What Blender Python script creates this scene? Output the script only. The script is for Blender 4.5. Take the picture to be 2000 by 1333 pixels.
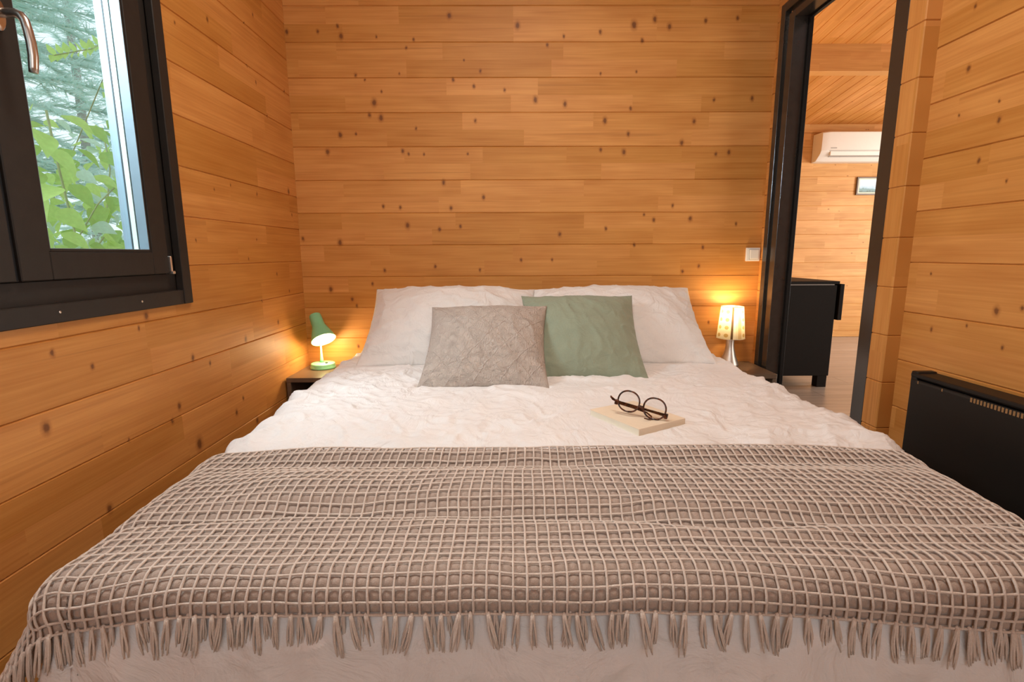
import bpy, bmesh, math, random
import numpy as np
from mathutils import Vector, Matrix, noise as mnoise

for o in list(bpy.data.objects): bpy.data.objects.remove(o)
rnd = random.Random(7)
SC = bpy.context.scene
COL = SC.collection

# ---------------------------------------------------------------- camera
F_PX, PITCH, YAW, ROLL = 991.365, 0.1698867, 0.0059295, -0.0043709
CAM = np.array([0.00334578, -2.68534114, 1.00220963])
def cam_axes():
    cy, sy, cp, sp = math.cos(YAW), math.sin(YAW), math.cos(PITCH), math.sin(PITCH)
    fwd = np.array([sy*cp, cy*cp, -sp]); right = np.array([cy, -sy, 0]); up = np.cross(right, fwd)
    cr, sr = math.cos(ROLL), math.sin(ROLL)
    return cr*right+sr*up, -sr*right+cr*up, fwd
AR, AU, AF = cam_axes()
def at(px, axis, val):                      # pixel of the photograph -> point on the plane axis = val
    d = AF + AR*(px[0]-1000)/F_PX + AU*(666.5-px[1])/F_PX
    return CAM + d*(val-CAM[axis])/d[axis]
cd = bpy.data.cameras.new('camera'); cam = bpy.data.objects.new('camera', cd); COL.objects.link(cam)
cd.sensor_width = 36.0; cd.sensor_fit = 'HORIZONTAL'; cd.lens = F_PX/2000*36.0; cd.clip_start = 0.02
m = Matrix.Identity(4)
for i in range(3):
    m[i][0] = AR[i]; m[i][1] = AU[i]; m[i][2] = -AF[i]; m[i][3] = CAM[i]
cam.matrix_world = m; SC.camera = cam

# ---------------------------------------------------------------- world, large lights, exposure
SC.view_settings.view_transform = 'Standard'; SC.view_settings.look = 'None'
SC.view_settings.exposure = 0.0; SC.view_settings.gamma = 1.0; SC.view_settings.use_curve_mapping = False
W = bpy.data.worlds.new('World'); SC.world = W; W.use_nodes = True
wn = W.node_tree; bg = wn.nodes['Background']
bg.inputs[0].default_value = (0.80, 0.92, 1.0, 1); bg.inputs[1].default_value = 1.45

def area_light(name, loc, direction, sx, sy, power, color):
    ld = bpy.data.lights.new(name, 'AREA'); ld.shape = 'RECTANGLE'; ld.size = sx; ld.size_y = sy
    ld.energy = power; ld.color = color
    o = bpy.data.objects.new(name, ld); COL.objects.link(o); o.location = loc
    o.rotation_euler = Vector(direction).to_track_quat('-Z', 'Z').to_euler()
    return o
# daylight through the bedroom and living-room windows, plus two added fill lights out of view
area_light('rear_fill_light', (0.1, -3.86, 1.75), (0, 1, -0.30), 1.7, 1.1, 9, (1.0, 0.95, 0.90))  # added fill from behind the camera, no window known there
area_light('side_window_daylight', (-1.35, -1.52, 1.95), (1, 0, -0.75), 0.9, 0.5, 52, (0.82, 0.91, 1.0))
area_light('living_fill_light', (3.6, -1.6, 1.2), (0, 1, 0.02), 1.6, 1.9, 40, (1.0, 0.93, 0.84))  # added fill to brighten the beam, no door stands there
area_light('living_window_daylight', (5.3, 1.6, 1.25), (-1, 0.15, -0.12), 1.8, 1.5, 85, (1.0, 0.95, 0.88))

# ---------------------------------------------------------------- node helpers
class NT:
    def __init__(s, name):
        s.m = bpy.data.materials.new(name); s.m.use_nodes = True
        s.t = s.m.node_tree; s.n = s.t.nodes; s.l = s.t.links
        s.b = s.n['Principled BSDF']; s.out = s.n['Material Output']
    def node(s, typ, **kw):
        x = s.n.new(typ)
        for k, v in kw.items(): setattr(x, k, v)
        return x
    def put(s, sock, v):
        if isinstance(v, bpy.types.NodeSocket): s.l.new(v, sock)
        elif v is not None: sock.default_value = v
    def math(s, op, a, b=None, c=None, clamp=False):
        x = s.node('ShaderNodeMath', operation=op, use_clamp=clamp)
        for i, v in enumerate((a, b, c)):
            if v is not None: s.put(x.inputs[i], v)
        return x.outputs[0]
    def vmath(s, op, a, b=None):
        x = s.node('ShaderNodeVectorMath', operation=op); s.put(x.inputs[0], a)
        if b is not None: s.put(x.inputs[1], b)
        return x.outputs[1] if op in ('DISTANCE', 'LENGTH') else x.outputs[0]
    def comb(s, x=0, y=0, z=0):
        c = s.node('ShaderNodeCombineXYZ')
        for i, v in enumerate((x, y, z)): s.put(c.inputs[i], v)
        return c.outputs[0]
    def sep(s, v):
        c = s.node('ShaderNodeSeparateXYZ'); s.put(c.inputs[0], v); return c.outputs
    def noise(s, vec, scale=1, detail=3, rough=0.5, dist=0):
        x = s.node('ShaderNodeTexNoise'); s.put(x.inputs['Vector'], vec)
        x.inputs['Scale'].default_value = scale; x.inputs['Detail'].default_value = detail
        x.inputs['Roughness'].default_value = rough; x.inputs['Distortion'].default_value = dist
        return x.outputs[0]
    def maprange(s, v, a, b, c=0, d=1, smooth=False):
        x = s.node('ShaderNodeMapRange'); x.clamp = True
        if smooth: x.interpolation_type = 'SMOOTHSTEP'
        s.put(x.inputs[0], v)
        for i, q in enumerate((a, b, c, d)): x.inputs[i+1].default_value = q
        return x.outputs[0]
    def mix(s, f, a, b, blend='MIX'):
        x = s.node('ShaderNodeMix', data_type='RGBA', blend_type=blend)
        s.put(x.inputs[0], f); s.put(x.inputs[6], rgba(a)); s.put(x.inputs[7], rgba(b))
        return x.outputs[2]
    def bump(s, h, strength=0.3, dist=0.01):
        x = s.node('ShaderNodeBump'); x.inputs['Strength'].default_value = strength
        x.inputs['Distance'].default_value = dist; s.put(x.inputs['Height'], h)
        s.l.new(x.outputs[0], s.b.inputs['Normal'])
    def pos(s): return s.node('ShaderNodeNewGeometry').outputs['Position']
    def objco(s): return s.node('ShaderNodeTexCoord').outputs['Object']
    def uv(s): return s.node('ShaderNodeTexCoord').outputs['UV']
    def base(s, c, rough=0.6, metal=0, spec=0.5):
        s.put(s.b.inputs['Base Color'], rgba(c)); s.put(s.b.inputs['Roughness'], rough)
        s.b.inputs['Metallic'].default_value = metal; s.b.inputs['Specular IOR Level'].default_value = spec
        return s
def rgba(c):
    if isinstance(c, tuple) and len(c) == 3: return (*c, 1)
    return c
def srgb(r, g, b):
    f = lambda x: x/12.92 if x <= 0.04045 else ((x+0.055)/1.055)**2.4
    return (f(r/255), f(g/255), f(b/255))

# ---------------------------------------------------------------- wood
H = 0.162
OFF_B = 0.0778            # seam phase of the walls that run across (back wall, far wall)
OFF_S = -0.0032           # seam phase of the walls that run along (left and right wall)
def wood(name, ua, va, rowh, off, knots=(), c_lo=(0.51, 0.205, 0.043), c_hi=(0.67, 0.318, 0.084), pin=1.0, rough=0.52, seed=0.0):
    t = NT(name); s3 = t.sep(t.pos()); U, V = s3[ua], s3[va]
    row = t.math('FLOOR', t.math('DIVIDE', t.math('SUBTRACT', V, off), rowh/2))
    vor = t.node('ShaderNodeTexVoronoi', voronoi_dimensions='1D')
    t.put(vor.inputs['W'], t.math('ADD', t.math('MULTIPLY', U, 1.7), t.math('MULTIPLY_ADD', row, 37.71, seed)))
    vor.inputs['Scale'].default_value = 1.0
    tone = t.sep(vor.outputs['Color'])[0]
    zz = t.math('MULTIPLY_ADD', tone, 13.0, t.math('MULTIPLY', row, 3.7))
    fine = t.noise(t.comb(t.math('MULTIPLY', U, 3.0), t.math('MULTIPLY', V, 130.0), zz), 1, 2, 0.6, 0.3)
    streak = t.noise(t.comb(t.math('MULTIPLY', U, 1.6), t.math('MULTIPLY', V, 26.0), zz), 1, 2, 0.55, 0.9)
    cloud = t.noise(t.comb(t.math('MULTIPLY', U, 4), t.math('MULTIPLY', V, 9), zz), 1, 1, 0.5, 0.4)
    g = t.math('ADD', t.math('MULTIPLY', fine, 0.40), t.math('ADD', t.math('MULTIPLY', streak, 0.38), t.math('MULTIPLY', cloud, 0.3)))
    col = t.mix(t.maprange(g, 0.36, 0.70), c_hi, c_lo)
    # thin resin lines
    line = t.noise(t.comb(t.math('MULTIPLY', U, 1.1), t.math('MULTIPLY', V, 55.0), t.math('ADD', zz, 5.5)), 1, 1, 0.5, 0.6)
    col = t.mix(t.math('MULTIPLY', t.maprange(line, 0.66, 0.78), 0.30), col, (0.27, 0.085, 0.014))
    # staves of slightly different tone
    tv = t.node('ShaderNodeHueSaturation'); t.put(tv.inputs['Color'], col)
    t.put(tv.inputs['Value'], t.maprange(tone, 0, 1, 0.89, 1.08)); t.put(tv.inputs['Saturation'], t.maprange(tone, 0, 1, 1.02, 0.98))
    col = tv.outputs[0]
    # knots
    wob = t.noise(t.comb(U, V, 0), 60, 2, 0.5)
    P2 = t.comb(t.math('MULTIPLY', t.math('MULTIPLY_ADD', wob, 0.008, U), 1.25), t.math('MULTIPLY_ADD', wob, -0.008, t.math('MULTIPLY', V, 0.85)), 0)
    kd = t.math('ADD', 50.0, 0.0)
    if pin > 0.35:
        vk = t.node('ShaderNodeTexVoronoi', voronoi_dimensions='2D')
        t.put(vk.inputs['Vector'], t.comb(t.math('MULTIPLY_ADD', U, 4.2, seed), t.math('MULTIPLY', V, 8.0), 0)); vk.inputs['Scale'].default_value = 1
        pr = t.sep(vk.outputs['Color'])
        kd = t.math('DIVIDE', vk.outputs['Distance'], t.math('MULTIPLY', t.math('MAXIMUM', t.math('SUBTRACT', pr[1], 1-0.8*pin), 0.001), 0.075))
    for (ku, kv, kr) in knots:
        d = t.math('DIVIDE', t.vmath('DISTANCE', P2, (ku*1.25+0.005, kv*0.85-0.004, 0)), kr)
        kd = t.math('MINIMUM', kd, d)
    col = t.mix(t.math('MULTIPLY', t.maprange(kd, 2.1, 0.8, smooth=True), 0.45), col, (0.26, 0.075, 0.012))
    col = t.mix(t.math('MULTIPLY', t.maprange(kd, 1.15, 0.45, smooth=True), 0.80), col, (0.135, 0.045, 0.013))
    t.base(col, rough, 0, 0.35)
    t.bump(g, 0.06, 0.004)
    return t.m

def knots_px(lst, ox, oy, sc, axis, val, ua):
    out = []
    for (x, y, r) in lst:
        px = (ox+x/sc, oy+y/sc); p = at(px, axis, val); q = at((px[0], px[1]+r/sc), axis, val)
        out.append((float(p[ua]), float(p[2]), max(0.0042, 1.4*abs(float(q[2]-p[2])))))
    return out
XL, XR = -1.077, 1.32
KB = knots_px([(1125,102,13),(268,205,8),(397,170,8),(420,235,12),(67,207,10),(650,240,6),(892,257,7),(845,312,7),(1220,392,5),(800,480,5),(1328,463,8),(515,490,8),(575,520,6),(1150,520,8),(1285,562,8),(1485,587,7),(683,596,6),(636,668,14),(605,750,9),(680,767,13),(908,836,7),(415,880,11),(517,872,6),(333,990,11),(822,985,9),(860,1003,6),(960,1005,6),(1245,1002,6),(1088,1190,10),(1348,1285,9),(1295,787,8)], 540, 0, 3.333, 1, 0, 0)
KB += knots_px([(35,165,14),(795,162,16),(930,125,12),(1025,173,12),(1262,135,10),(1468,118,9),(575,208,9),(338,237,7),(848,265,9),(230,293,8),(577,480,6),(810,467,6),(152,650,12),(345,678,11),(772,706,8),(1315,650,8),(1563,640,10),(605,785,12),(757,872,9),(1105,930,11),(1185,790,10),(728,990,11),(1327,1003,8),(1412,992,10),(577,975,8)], 1000, 0, 3.333, 1, 0, 0)
KB += knots_px([(740,92,9),(870,100,9),(1258,105,10),(1508,20,9),(925,238,14),(408,368,14),(1170,268,10),(125,340,9),(750,582,9),(1137,552,9),(1480,578,8),(1795,502,8),(657,685,8),(338,728,13),(502,803,9),(537,852,8),(550,1165,8),(1330,245,9)], 560, 380, 3.92, 1, 0, 0)
KB += knots_px([(995,85,9),(850,195,10),(1130,185,12),(483,262,9),(130,305,11),(700,387,8),(1225,405,9),(1195,550,9),(1070,590,8),(1270,980,7),(72,500,7),(775,155,7),(1480,225,8)], 1060, 380, 3.92, 1, 0, 0)
KL = knots_px([(437,158,12),(172,185,9),(80,295,10),(806,120,9),(738,190,6),(760,535,6),(833,672,8),(925,945,7),(1063,743,8)], 300, 0, 4.166, 0, XL, 1)
KL += knots_px([(115,100,8),(757,330,9),(543,258,5),(410,292,5),(1015,310,13),(690,858,7),(755,700,6),(920,980,8),(1022,1120,7),(1042,500,7),(262,707,5),(800,1200,7)], 320, 300, 4.166, 0, XL, 1)
KL += knots_px([(565,170,6),(595,120,10),(376,325,8),(213,270,9),(188,575,15),(730,488,9),(702,548,7),(785,290,8),(855,312,6),(812,640,15),(447,905,11),(1047,545,8),(1000,215,8),(1132,145,6),(990,455,5),(963,513,7),(525,625,5)], 0, 560, 2.083, 0, XL, 1)
KR = knots_px([(683,42,9),(838,780,12),(705,1047,10),(640,445,12),(578,750,6),(885,1180,6),(840,658,5)], 1700, 0, 3.333, 0, XR, 1)
KR += knots_px([(885,760,17),(462,880,9),(925,997,9),(693,855,7),(462,515,6),(1055,740,10)], 1680, 380, 3.33, 0, XR, 1)

M = {}
def row_wood(name, ua, off, knots, seed, **kw):
    cache = {}
    def get(z0, z1):
        k = round((z0-off)/H)
        if k not in cache:
            sel = [q for q in knots if z0-0.03 <= q[1] <= z1+0.03]
            cache[k] = wood('%s_row' % name, ua, 2, H, off, sel, seed=seed, **kw)
        return cache[k]
    return get
M['wood_back'] = row_wood('pine_back', 0, OFF_B, KB, 0.0, pin=0.30)
M['wood_left'] = row_wood('pine_left', 1, OFF_S, KL, 3.3, pin=0.25)
M['wood_right'] = row_wood('pine_right', 1, OFF_S, KR, 8.1, pin=0.25)
M['wood_far'] = wood('pine_far', 0, 2, H, OFF_B, (), c_lo=(0.54, 0.25, 0.072), c_hi=(0.70, 0.38, 0.13), pin=0.6, seed=5.0)
M['wood_ceil'] = wood('pine_ceiling', 1, 0, 0.22, 0.0, (), pin=0.7, seed=6.0)
M['wood_end'] = wood('pine_log_end', 2, 1, 0.2, 0.0, (), pin=0.1, seed=2.0)

def simple(name, c, rough=0.5, metal=0, spec=0.5, nscale=0, namp=0.15, bump=0, bscale=300):
    t = NT(name)
    if nscale:
        n = t.noise(t.objco(), nscale, 3, 0.6)
        c2 = tuple(max(0, x*(1-namp)) for x in c); c3 = tuple(min(1, x*(1+namp)) for x in c)
        t.base(t.mix(n, c2, c3), rough, metal, spec)
    else: t.base(c, rough, metal, spec)
    if bump: t.bump(t.noise(t.objco(), bscale, 2, 0.5), bump, 0.002)
    return t.m
M['black'] = simple('black_paint', (0.012, 0.011, 0.010), 0.34, 0, 0.5, 40, 0.3, 0.05, 200)
M['black_frame'] = simple('black_frame_paint', (0.030, 0.026, 0.022), 0.22, 0, 0.8, 25, 0.3, 0.08, 150)
M['window_paint'] = simple('dark_window_paint', (0.022, 0.018, 0.015), 0.55, 0, 0.3, 25, 0.25, 0.1, 150)
M['window_sky_lit'] = simple('sky_lit_dark_paint', (0.17, 0.24, 0.29), 0.45, 0, 0.5, 15, 0.1)  # dark frame paint turned blue-grey, skylight put into the colour
M['spacer'] = simple('glazing_spacer', (0.62, 0.78, 0.74), 0.35, 0.2, 0.5, 15, 0.05)
M['gasket'] = simple('rubber_gasket', (0.01, 0.012, 0.015), 0.7, 0, 0.3, 15, 0.2)
M['black_furniture'] = simple('black_brown_laminate', (0.008, 0.0065, 0.0055), 0.6, 0, 0.2, 60, 0.3)
M['nightstand'] = simple('dark_brown_laminate', (0.13, 0.088, 0.058), 0.33, 0, 0.45, 30, 0.2)
M['heater'] = simple('black_enamel', (0.0065, 0.0058, 0.005), 0.5, 0, 0.35, 30, 0.2)
M['heater_slot'] = simple('heater_slot_brown', (0.30, 0.17, 0.07), 0.6, 0, 0.3, 60, 0.1)
M['steel'] = simple('brushed_steel', (0.80, 0.74, 0.67), 0.38, 1.0, 0.5, 40, 0.06)
M['handle_metal'] = simple('satin_handle_metal', (0.56, 0.50, 0.45), 0.30, 1.0, 0.5, 40, 0.05)
M['white_plastic'] = simple('white_plastic', (0.80, 0.78, 0.73), 0.35, 0, 0.5, 40, 0.03)
M['grey_plastic'] = simple('grey_plastic', (0.33, 0.31, 0.29), 0.5, 0, 0.4, 40, 0.05)
M['green_enamel'] = simple('mint_green_enamel', (0.24, 0.60, 0.33), 0.30, 0, 0.5, 20, 0.05)
M['cable'] = simple('black_cable', (0.02, 0.018, 0.016), 0.5, 0, 0.4, 40, 0.1)
M['paper'] = simple('cream_pages', (0.86, 0.80, 0.66), 0.8, 0, 0.2, 20, 0.04)
M['cover'] = simple('beige_cover', (0.80, 0.68, 0.52), 0.6, 0, 0.3, 20, 0.05)
M['mattress'] = simple('mattress_ticking', (0.78, 0.76, 0.72), 0.9, 0, 0.2, 30, 0.05)
M['concrete'] = simple('outer_render', (0.45, 0.43, 0.40), 0.9, 0, 0.2, 8, 0.1)
M['twig'] = simple('green_twig', (0.42, 0.48, 0.26), 0.8, 0, 0.2, 40, 0.2)
M['bark'] = simple('bark', (0.34, 0.36, 0.33), 0.9, 0, 0.2, 40, 0.3, 0.5, 80)

def glass(name, col=(1, 1, 1), rough=0.0):
    t = NT(name); t.n.remove(t.b)
    tr = t.node('ShaderNodeBsdfTransparent'); tr.inputs[0].default_value = (*col, 1)
    gl = t.node('ShaderNodeBsdfGlossy'); gl.inputs['Roughness'].default_value = rough
    lw = t.node('ShaderNodeLayerWeight'); lw.inputs[0].default_value = 0.5
    fac = t.math('MULTIPLY_ADD', t.math('POWER', lw.outputs['Facing'], 5.0), 0.7, 0.03)
    mx = t.node('ShaderNodeMixShader'); t.l.new(fac, mx.inputs[0]); t.l.new(tr.outputs[0], mx.inputs[1]); t.l.new(gl.outputs[0], mx.inputs[2])
    t.l.new(mx.outputs[0], t.out.inputs[0]); return t.m
M['glass'] = glass('window_glass', (0.97, 0.99, 0.985))
M['lens'] = glass('lens_glass', (0.98, 0.98, 0.98))

def emit(name, c, s):
    t = NT(name); t.base((0.8, 0.8, 0.8)); t.b.inputs['Emission Color'].default_value = (*c, 1); t.b.inputs['Emission Strength'].default_value = s
    n = t.noise(t.objco(), 5, 1); t.put(t.b.inputs['Roughness'], t.maprange(n, 0, 1, 0.4, 0.5)); return t.m
M['bulb'] = emit('lit_bulb', (1.0, 0.82, 0.56), 5.0)

def linen(name, c, weave=900, crum=7, cs=0.5, tint=0.10):
    t = NT(name); o = t.objco(); s3 = t.sep(o)
    w1 = t.noise(t.comb(t.math('MULTIPLY', s3[0], weave), t.math('MULTIPLY', s3[1], weave*0.12), t.math('MULTIPLY', s3[2], weave)), 1, 2)
    w2 = t.noise(t.comb(t.math('MULTIPLY', s3[0], weave*0.12), t.math('MULTIPLY', s3[1], weave), t.math('MULTIPLY', s3[2], weave)), 1, 2)
    slub = t.noise(o, 14, 3, 0.6)
    w = t.math('ADD', w1, w2)
    c2 = tuple(x*(1-tint) for x in c); c3 = tuple(min(1, x*(1+tint)) for x in c)
    col = t.mix(t.math('MULTIPLY_ADD', w, 0.35, t.math('MULTIPLY', slub, 0.4)), c2, c3)
    t.base(col, 0.88, 0, 0.2)
    t.b.inputs['Sheen Weight'].default_value = 0.15
    cr = t.noise(t.vmath('MULTIPLY', o, (1.0, 1.0, 1.0)), crum, 5, 0.55, 1.2)
    rid = t.math('ABSOLUTE', t.math('SUBTRACT', cr, 0.5))
    t.bump(t.math('ADD', t.math('MULTIPLY', rid, 3.0), t.math('MULTIPLY', w, 0.03)), cs, 0.010)
    return t.m
M['duvet'] = linen('white_linen_duvet', (0.78, 0.757, 0.738), 700, 7.5, 0.65)
M['pillow'] = linen('white_linen_pillow', (0.76, 0.73, 0.70), 700, 9, 0.6)
M['green_linen'] = linen('sage_green_linen', (0.27, 0.305, 0.22), 500, 9, 0.35, 0.22)
# taupe cushion with stitched relief
t = NT('taupe_crinkled_cotton'); o = t.objco(); s3 = t.sep(o)
wv = t.noise(t.comb(t.math('MULTIPLY', s3[0], 420), t.math('MULTIPLY', s3[1], 50), s3[2]), 1, 2)
cr = t.noise(o, 38, 4, 0.6, 1.4); rid = t.math('ABSOLUTE', t.math('SUBTRACT', cr, 0.5))
def diag(sg, k, th):
    q = t.math('ADD', s3[0], t.math('MULTIPLY', s3[1], sg)); q = t.math('MULTIPLY_ADD', t.noise(o, 16, 2), 0.03, q)
    fr = t.math('ABSOLUTE', t.math('SUBTRACT', t.math('FRACT', t.math('MULTIPLY', q, k)), 0.5))
    return t.maprange(fr, th, 0.0, smooth=True)
dl = t.math('MAXIMUM', diag(0.8, 10.5, 0.045), diag(-0.8, 10.5, 0.045))
t.base(t.mix(wv, (0.50, 0.425, 0.365), (0.62, 0.535, 0.47)), 0.9, 0, 0.2)
t.bump(t.math('ADD', t.math('MULTIPLY', dl, 0.26), t.math('ADD', t.math('MULTIPLY', rid, -2.6), t.math('MULTIPLY', wv, 0.5))), 1.0, 0.008)
M['taupe'] = t.m
def yarn(name, c):
    t = NT(name); o = t.pos(); n = t.noise(o, 500, 2, 0.6); n2 = t.noise(o, 25, 3, 0.6)
    c2 = tuple(x*0.70 for x in c); c3 = tuple(min(1, x*1.2) for x in c)
    t.base(t.mix(t.math('MULTIPLY_ADD', n, 0.6, t.math('MULTIPLY', n2, 0.4)), c2, c3), 0.95, 0, 0.15)
    t.b.inputs['Sheen Weight'].default_value = 0.2
    t.bump(n, 0.7, 0.002); return t.m
M['throw_cloth'] = yarn('taupe_waffle_cloth', (0.45, 0.355, 0.295))
M['throw_cord'] = yarn('taupe_waffle_cord', (0.70, 0.60, 0.52))

# laminate floor
def floor_mat():
    t = NT('grey_oak_laminate'); s3 = t.sep(t.pos())
    row = t.math('FLOOR', t.math('DIVIDE', s3[1], 0.19))
    g = t.noise(t.comb(t.math('MULTIPLY', s3[0], 1.6), t.math('MULTIPLY', s3[1], 24), t.math('MULTIPLY', row, 4.1)), 1, 4, 0.6, 0.5)
    col = t.mix(t.maprange(g, 0.3, 0.7), (0.46, 0.41, 0.36), (0.30, 0.26, 0.225))
    t.base(col, 0.28, 0, 0.5); t.bump(g, 0.04, 0.002); return t.m
M['floor'] = floor_mat()

# ---------------------------------------------------------------- mesh helpers
def mesh(name, V, Fc, mat, smooth=False):
    me = bpy.data.meshes.new(name); me.from_pydata([tuple(v) for v in V], [], Fc); me.update()
    if mat: me.materials.append(mat)
    if smooth: me.polygons.foreach_set('use_smooth', [True]*len(me.polygons))
    return me
def link(name, me, parent=None, loc=(0, 0, 0), rot=None):
    o = bpy.data.objects.new(name, me); COL.objects.link(o); o.location = loc
    if rot: o.rotation_euler = rot
    if parent: o.parent = parent
    return o
def tag(o, label, cat, group=None):
    o['label'] = label; o['category'] = cat
    if group: o['group'] = group
    return o
def structure(o): o['kind'] = 'structure'; return o
def empty(name, loc, rot=None):
    o = bpy.data.objects.new(name, None); COL.objects.link(o); o.location = loc; o.empty_display_size = 0.1
    if rot: o.rotation_euler = rot
    return o
def boxdata(x0, x1, y0, y1, z0, z1, bev=0.0, seg=1):
    bm = bmesh.new(); bmesh.ops.create_cube(bm, size=1)
    for v in bm.verts: v.co = ((x0+x1)/2+v.co.x*(x1-x0), (y0+y1)/2+v.co.y*(y1-y0), (z0+z1)/2+v.co.z*(z1-z0))
    if bev: bmesh.ops.bevel(bm, geom=bm.edges[:], offset=bev, segments=seg, affect='EDGES', profile=0.5)
    return bm
def bm_add(bm, V, Fc):
    vs = [bm.verts.new(v) for v in V]
    for f in Fc:
        try: bm.faces.new([vs[i] for i in f])
        except ValueError: pass
def box_add(bm, x0, x1, y0, y1, z0, z1):
    V = [(x, y, z) for z in (z0, z1) for y in (y0, y1) for x in (x0, x1)]
    bm_add(bm, V, [(0,2,3,1),(4,5,7,6),(0,1,5,4),(2,6,7,3),(0,4,6,2),(1,3,7,5)])
def bm_obj(name, bm, mat, parent=None, root=None, smooth=False):
    """root = world location of the parent empty: vertices are given in world space"""
    if root is not None: bmesh.ops.translate(bm, vec=-Vector(root), verts=bm.verts[:])
    bmesh.ops.recalc_face_normals(bm, faces=bm.faces[:])
    me = bpy.data.meshes.new(name); bm.to_mesh(me); bm.free()
    if mat: me.materials.append(mat)
    if smooth: me.polygons.foreach_set('use_smooth', [True]*len(me.polygons))
    return link(name, me, parent)
def box(name, x0, x1, y0, y1, z0, z1, mat, parent=None, bev=0.002, root=None, seg=1):
    return bm_obj(name, boxdata(min(x0,x1), max(x0,x1), min(y0,y1), max(y0,y1), min(z0,z1), max(z0,z1), bev, seg), mat, parent, root)
def extrude_profile(prof, axis, a0, a1):
    """prof: list of (p, z); axis 0 -> along X (p = Y); axis 1 -> along Y (p = X)"""
    n = len(prof)
    f = (lambda a, p, z: (a, p, z)) if axis == 0 else (lambda a, p, z: (p, a, z))
    V = [f(a, p, z) for a in (a0, a1) for p, z in prof]
    Fc = [(i, (i+1) % n, n+(i+1) % n, n+i) for i in range(n)] + [tuple(range(n))[::-1], tuple(range(n, 2*n))]
    return V, Fc
def tube_data(path, rad, sides=8, cap=True):
    P = [Vector(p) for p in path]; n = len(P); V = []; Fc = []
    rads = rad if isinstance(rad, (list, tuple)) else [rad]*n
    nrm = None
    for i in range(n):
        tg = (P[min(i+1, n-1)]-P[max(i-1, 0)]).normalized()
        if nrm is None: nrm = tg.orthogonal().normalized()
        nrm = (nrm - tg*nrm.dot(tg)).normalized(); bn = tg.cross(nrm)
        for k in range(sides):
            a = 2*math.pi*k/sides
            V.append(P[i]+(nrm*math.cos(a)+bn*math.sin(a))*rads[i])
    for i in range(n-1):
        for k in range(sides):
            Fc.append((i*sides+k, i*sides+(k+1) % sides, (i+1)*sides+(k+1) % sides, (i+1)*sides+k))
    if cap: Fc += [tuple(range(sides))[::-1], tuple(range((n-1)*sides, n*sides))]
    return V, Fc
def tube(name, path, rad, mat, parent=None, sides=8, root=None):
    bm = bmesh.new(); bm_add(bm, *tube_data(path, rad, sides)); return bm_obj(name, bm, mat, parent, root, True)
def lathe_data(prof, seg=40, close_bottom=True, close_top=True):
    V = [(r*math.cos(2*math.pi*k/seg), r*math.sin(2*math.pi*k/seg), z) for r, z in prof for k in range(seg)]
    Fc = [(i*seg+k, i*seg+(k+1) % seg, (i+1)*seg+(k+1) % seg, (i+1)*seg+k) for i in range(len(prof)-1) for k in range(seg)]
    if close_bottom: Fc.append(tuple(range(seg))[::-1])
    if close_top: Fc.append(tuple(range((len(prof)-1)*seg, len(prof)*seg)))
    return V, Fc
def lathe(name, prof, mat, parent=None, seg=40, cb=True, ct=True, loc=(0, 0, 0), rot=None):
    V, Fc = lathe_data(prof, seg, cb, ct); bm = bmesh.new(); bm_add(bm, V, Fc)
    o = bm_obj(name, bm, mat, parent, None, True); o.location = loc
    if rot: o.rotation_euler = rot
    return o
def auto_smooth(o, ang=40):
    me = o.data; bm = bmesh.new(); bm.from_mesh(me)
    for e in bm.edges:
        if len(e.link_faces) == 2 and e.calc_face_angle(0) > math.radians(ang): e.smooth = False
    bm.to_mesh(me); bm.free(); return o

# ---------------------------------------------------------------- room shell
TH = 0.045; CH = 0.0032; ZC = 2.78; YREAR = -3.95
def seams(off, top):
    z = [0.0]; k = math.ceil((0.03-off)/H)
    while off+k*H < top-0.02: z.append(off+k*H); k += 1
    return z+[top]
def log_piece(parent, mat, axis, side, plane, a0, a1, z0, z1, ct=True, cb=True, name='log'):
    """side = +1 when the timber lies at plane .. plane+TH"""
    c0 = CH if cb else 0; c1 = CH if ct else 0
    prof = [(plane+side*TH, z0), (plane+side*CH*1.2 if cb else plane, z0), (plane, z0+c0), (plane, z1-c1), (plane+side*CH*1.2 if ct else plane, z1), (plane+side*TH, z1)]
    pr = []
    for p in prof:
        if not pr or (abs(p[0]-pr[-1][0])+abs(p[1]-pr[-1][1])) > 1e-6: pr.append(p)
    bm = bmesh.new(); bm_add(bm, *extrude_profile(pr, axis, a0, a1))
    return bm_obj(name, bm, mat, parent)
def log_wall(parent, mat, axis, side, plane, a0, a1, off, top, holes=()):
    zs = seams(off, top)
    for z0, z1 in zip(zs[:-1], zs[1:]):
        cuts = sorted({z0, z1} | {z for h in holes for z in (h[2], h[3]) if z0 < z < z1})
        for c0, c1 in zip(cuts[:-1], cuts[1:]):
            segs = [(a0, a1)]
            for (h0, h1, hz0, hz1) in holes:
                if hz0 <= (c0+c1)/2 <= hz1:
                    segs = [s for (s0, s1) in segs for s in ((s0, min(s1, h0)), (max(s0, h1), s1)) if s[1]-s[0] > 0.004]
            for s0, s1 in segs:
                log_piece(parent, mat(z0, z1) if callable(mat) else mat, axis, side, plane, s0, s1, c0, c1, abs(c1-z1) < 1e-6, abs(c0-z0) < 1e-6)

# back wall
w = structure(box('wall_back', XL-0.15, 1.385, TH+0.001, 0.10, -0.02, 3.0, M['wood_far'], bev=0))
log_wall(w, M['wood_back'], 0, 1, 0.0, XL, XR, OFF_B, ZC)
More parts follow.
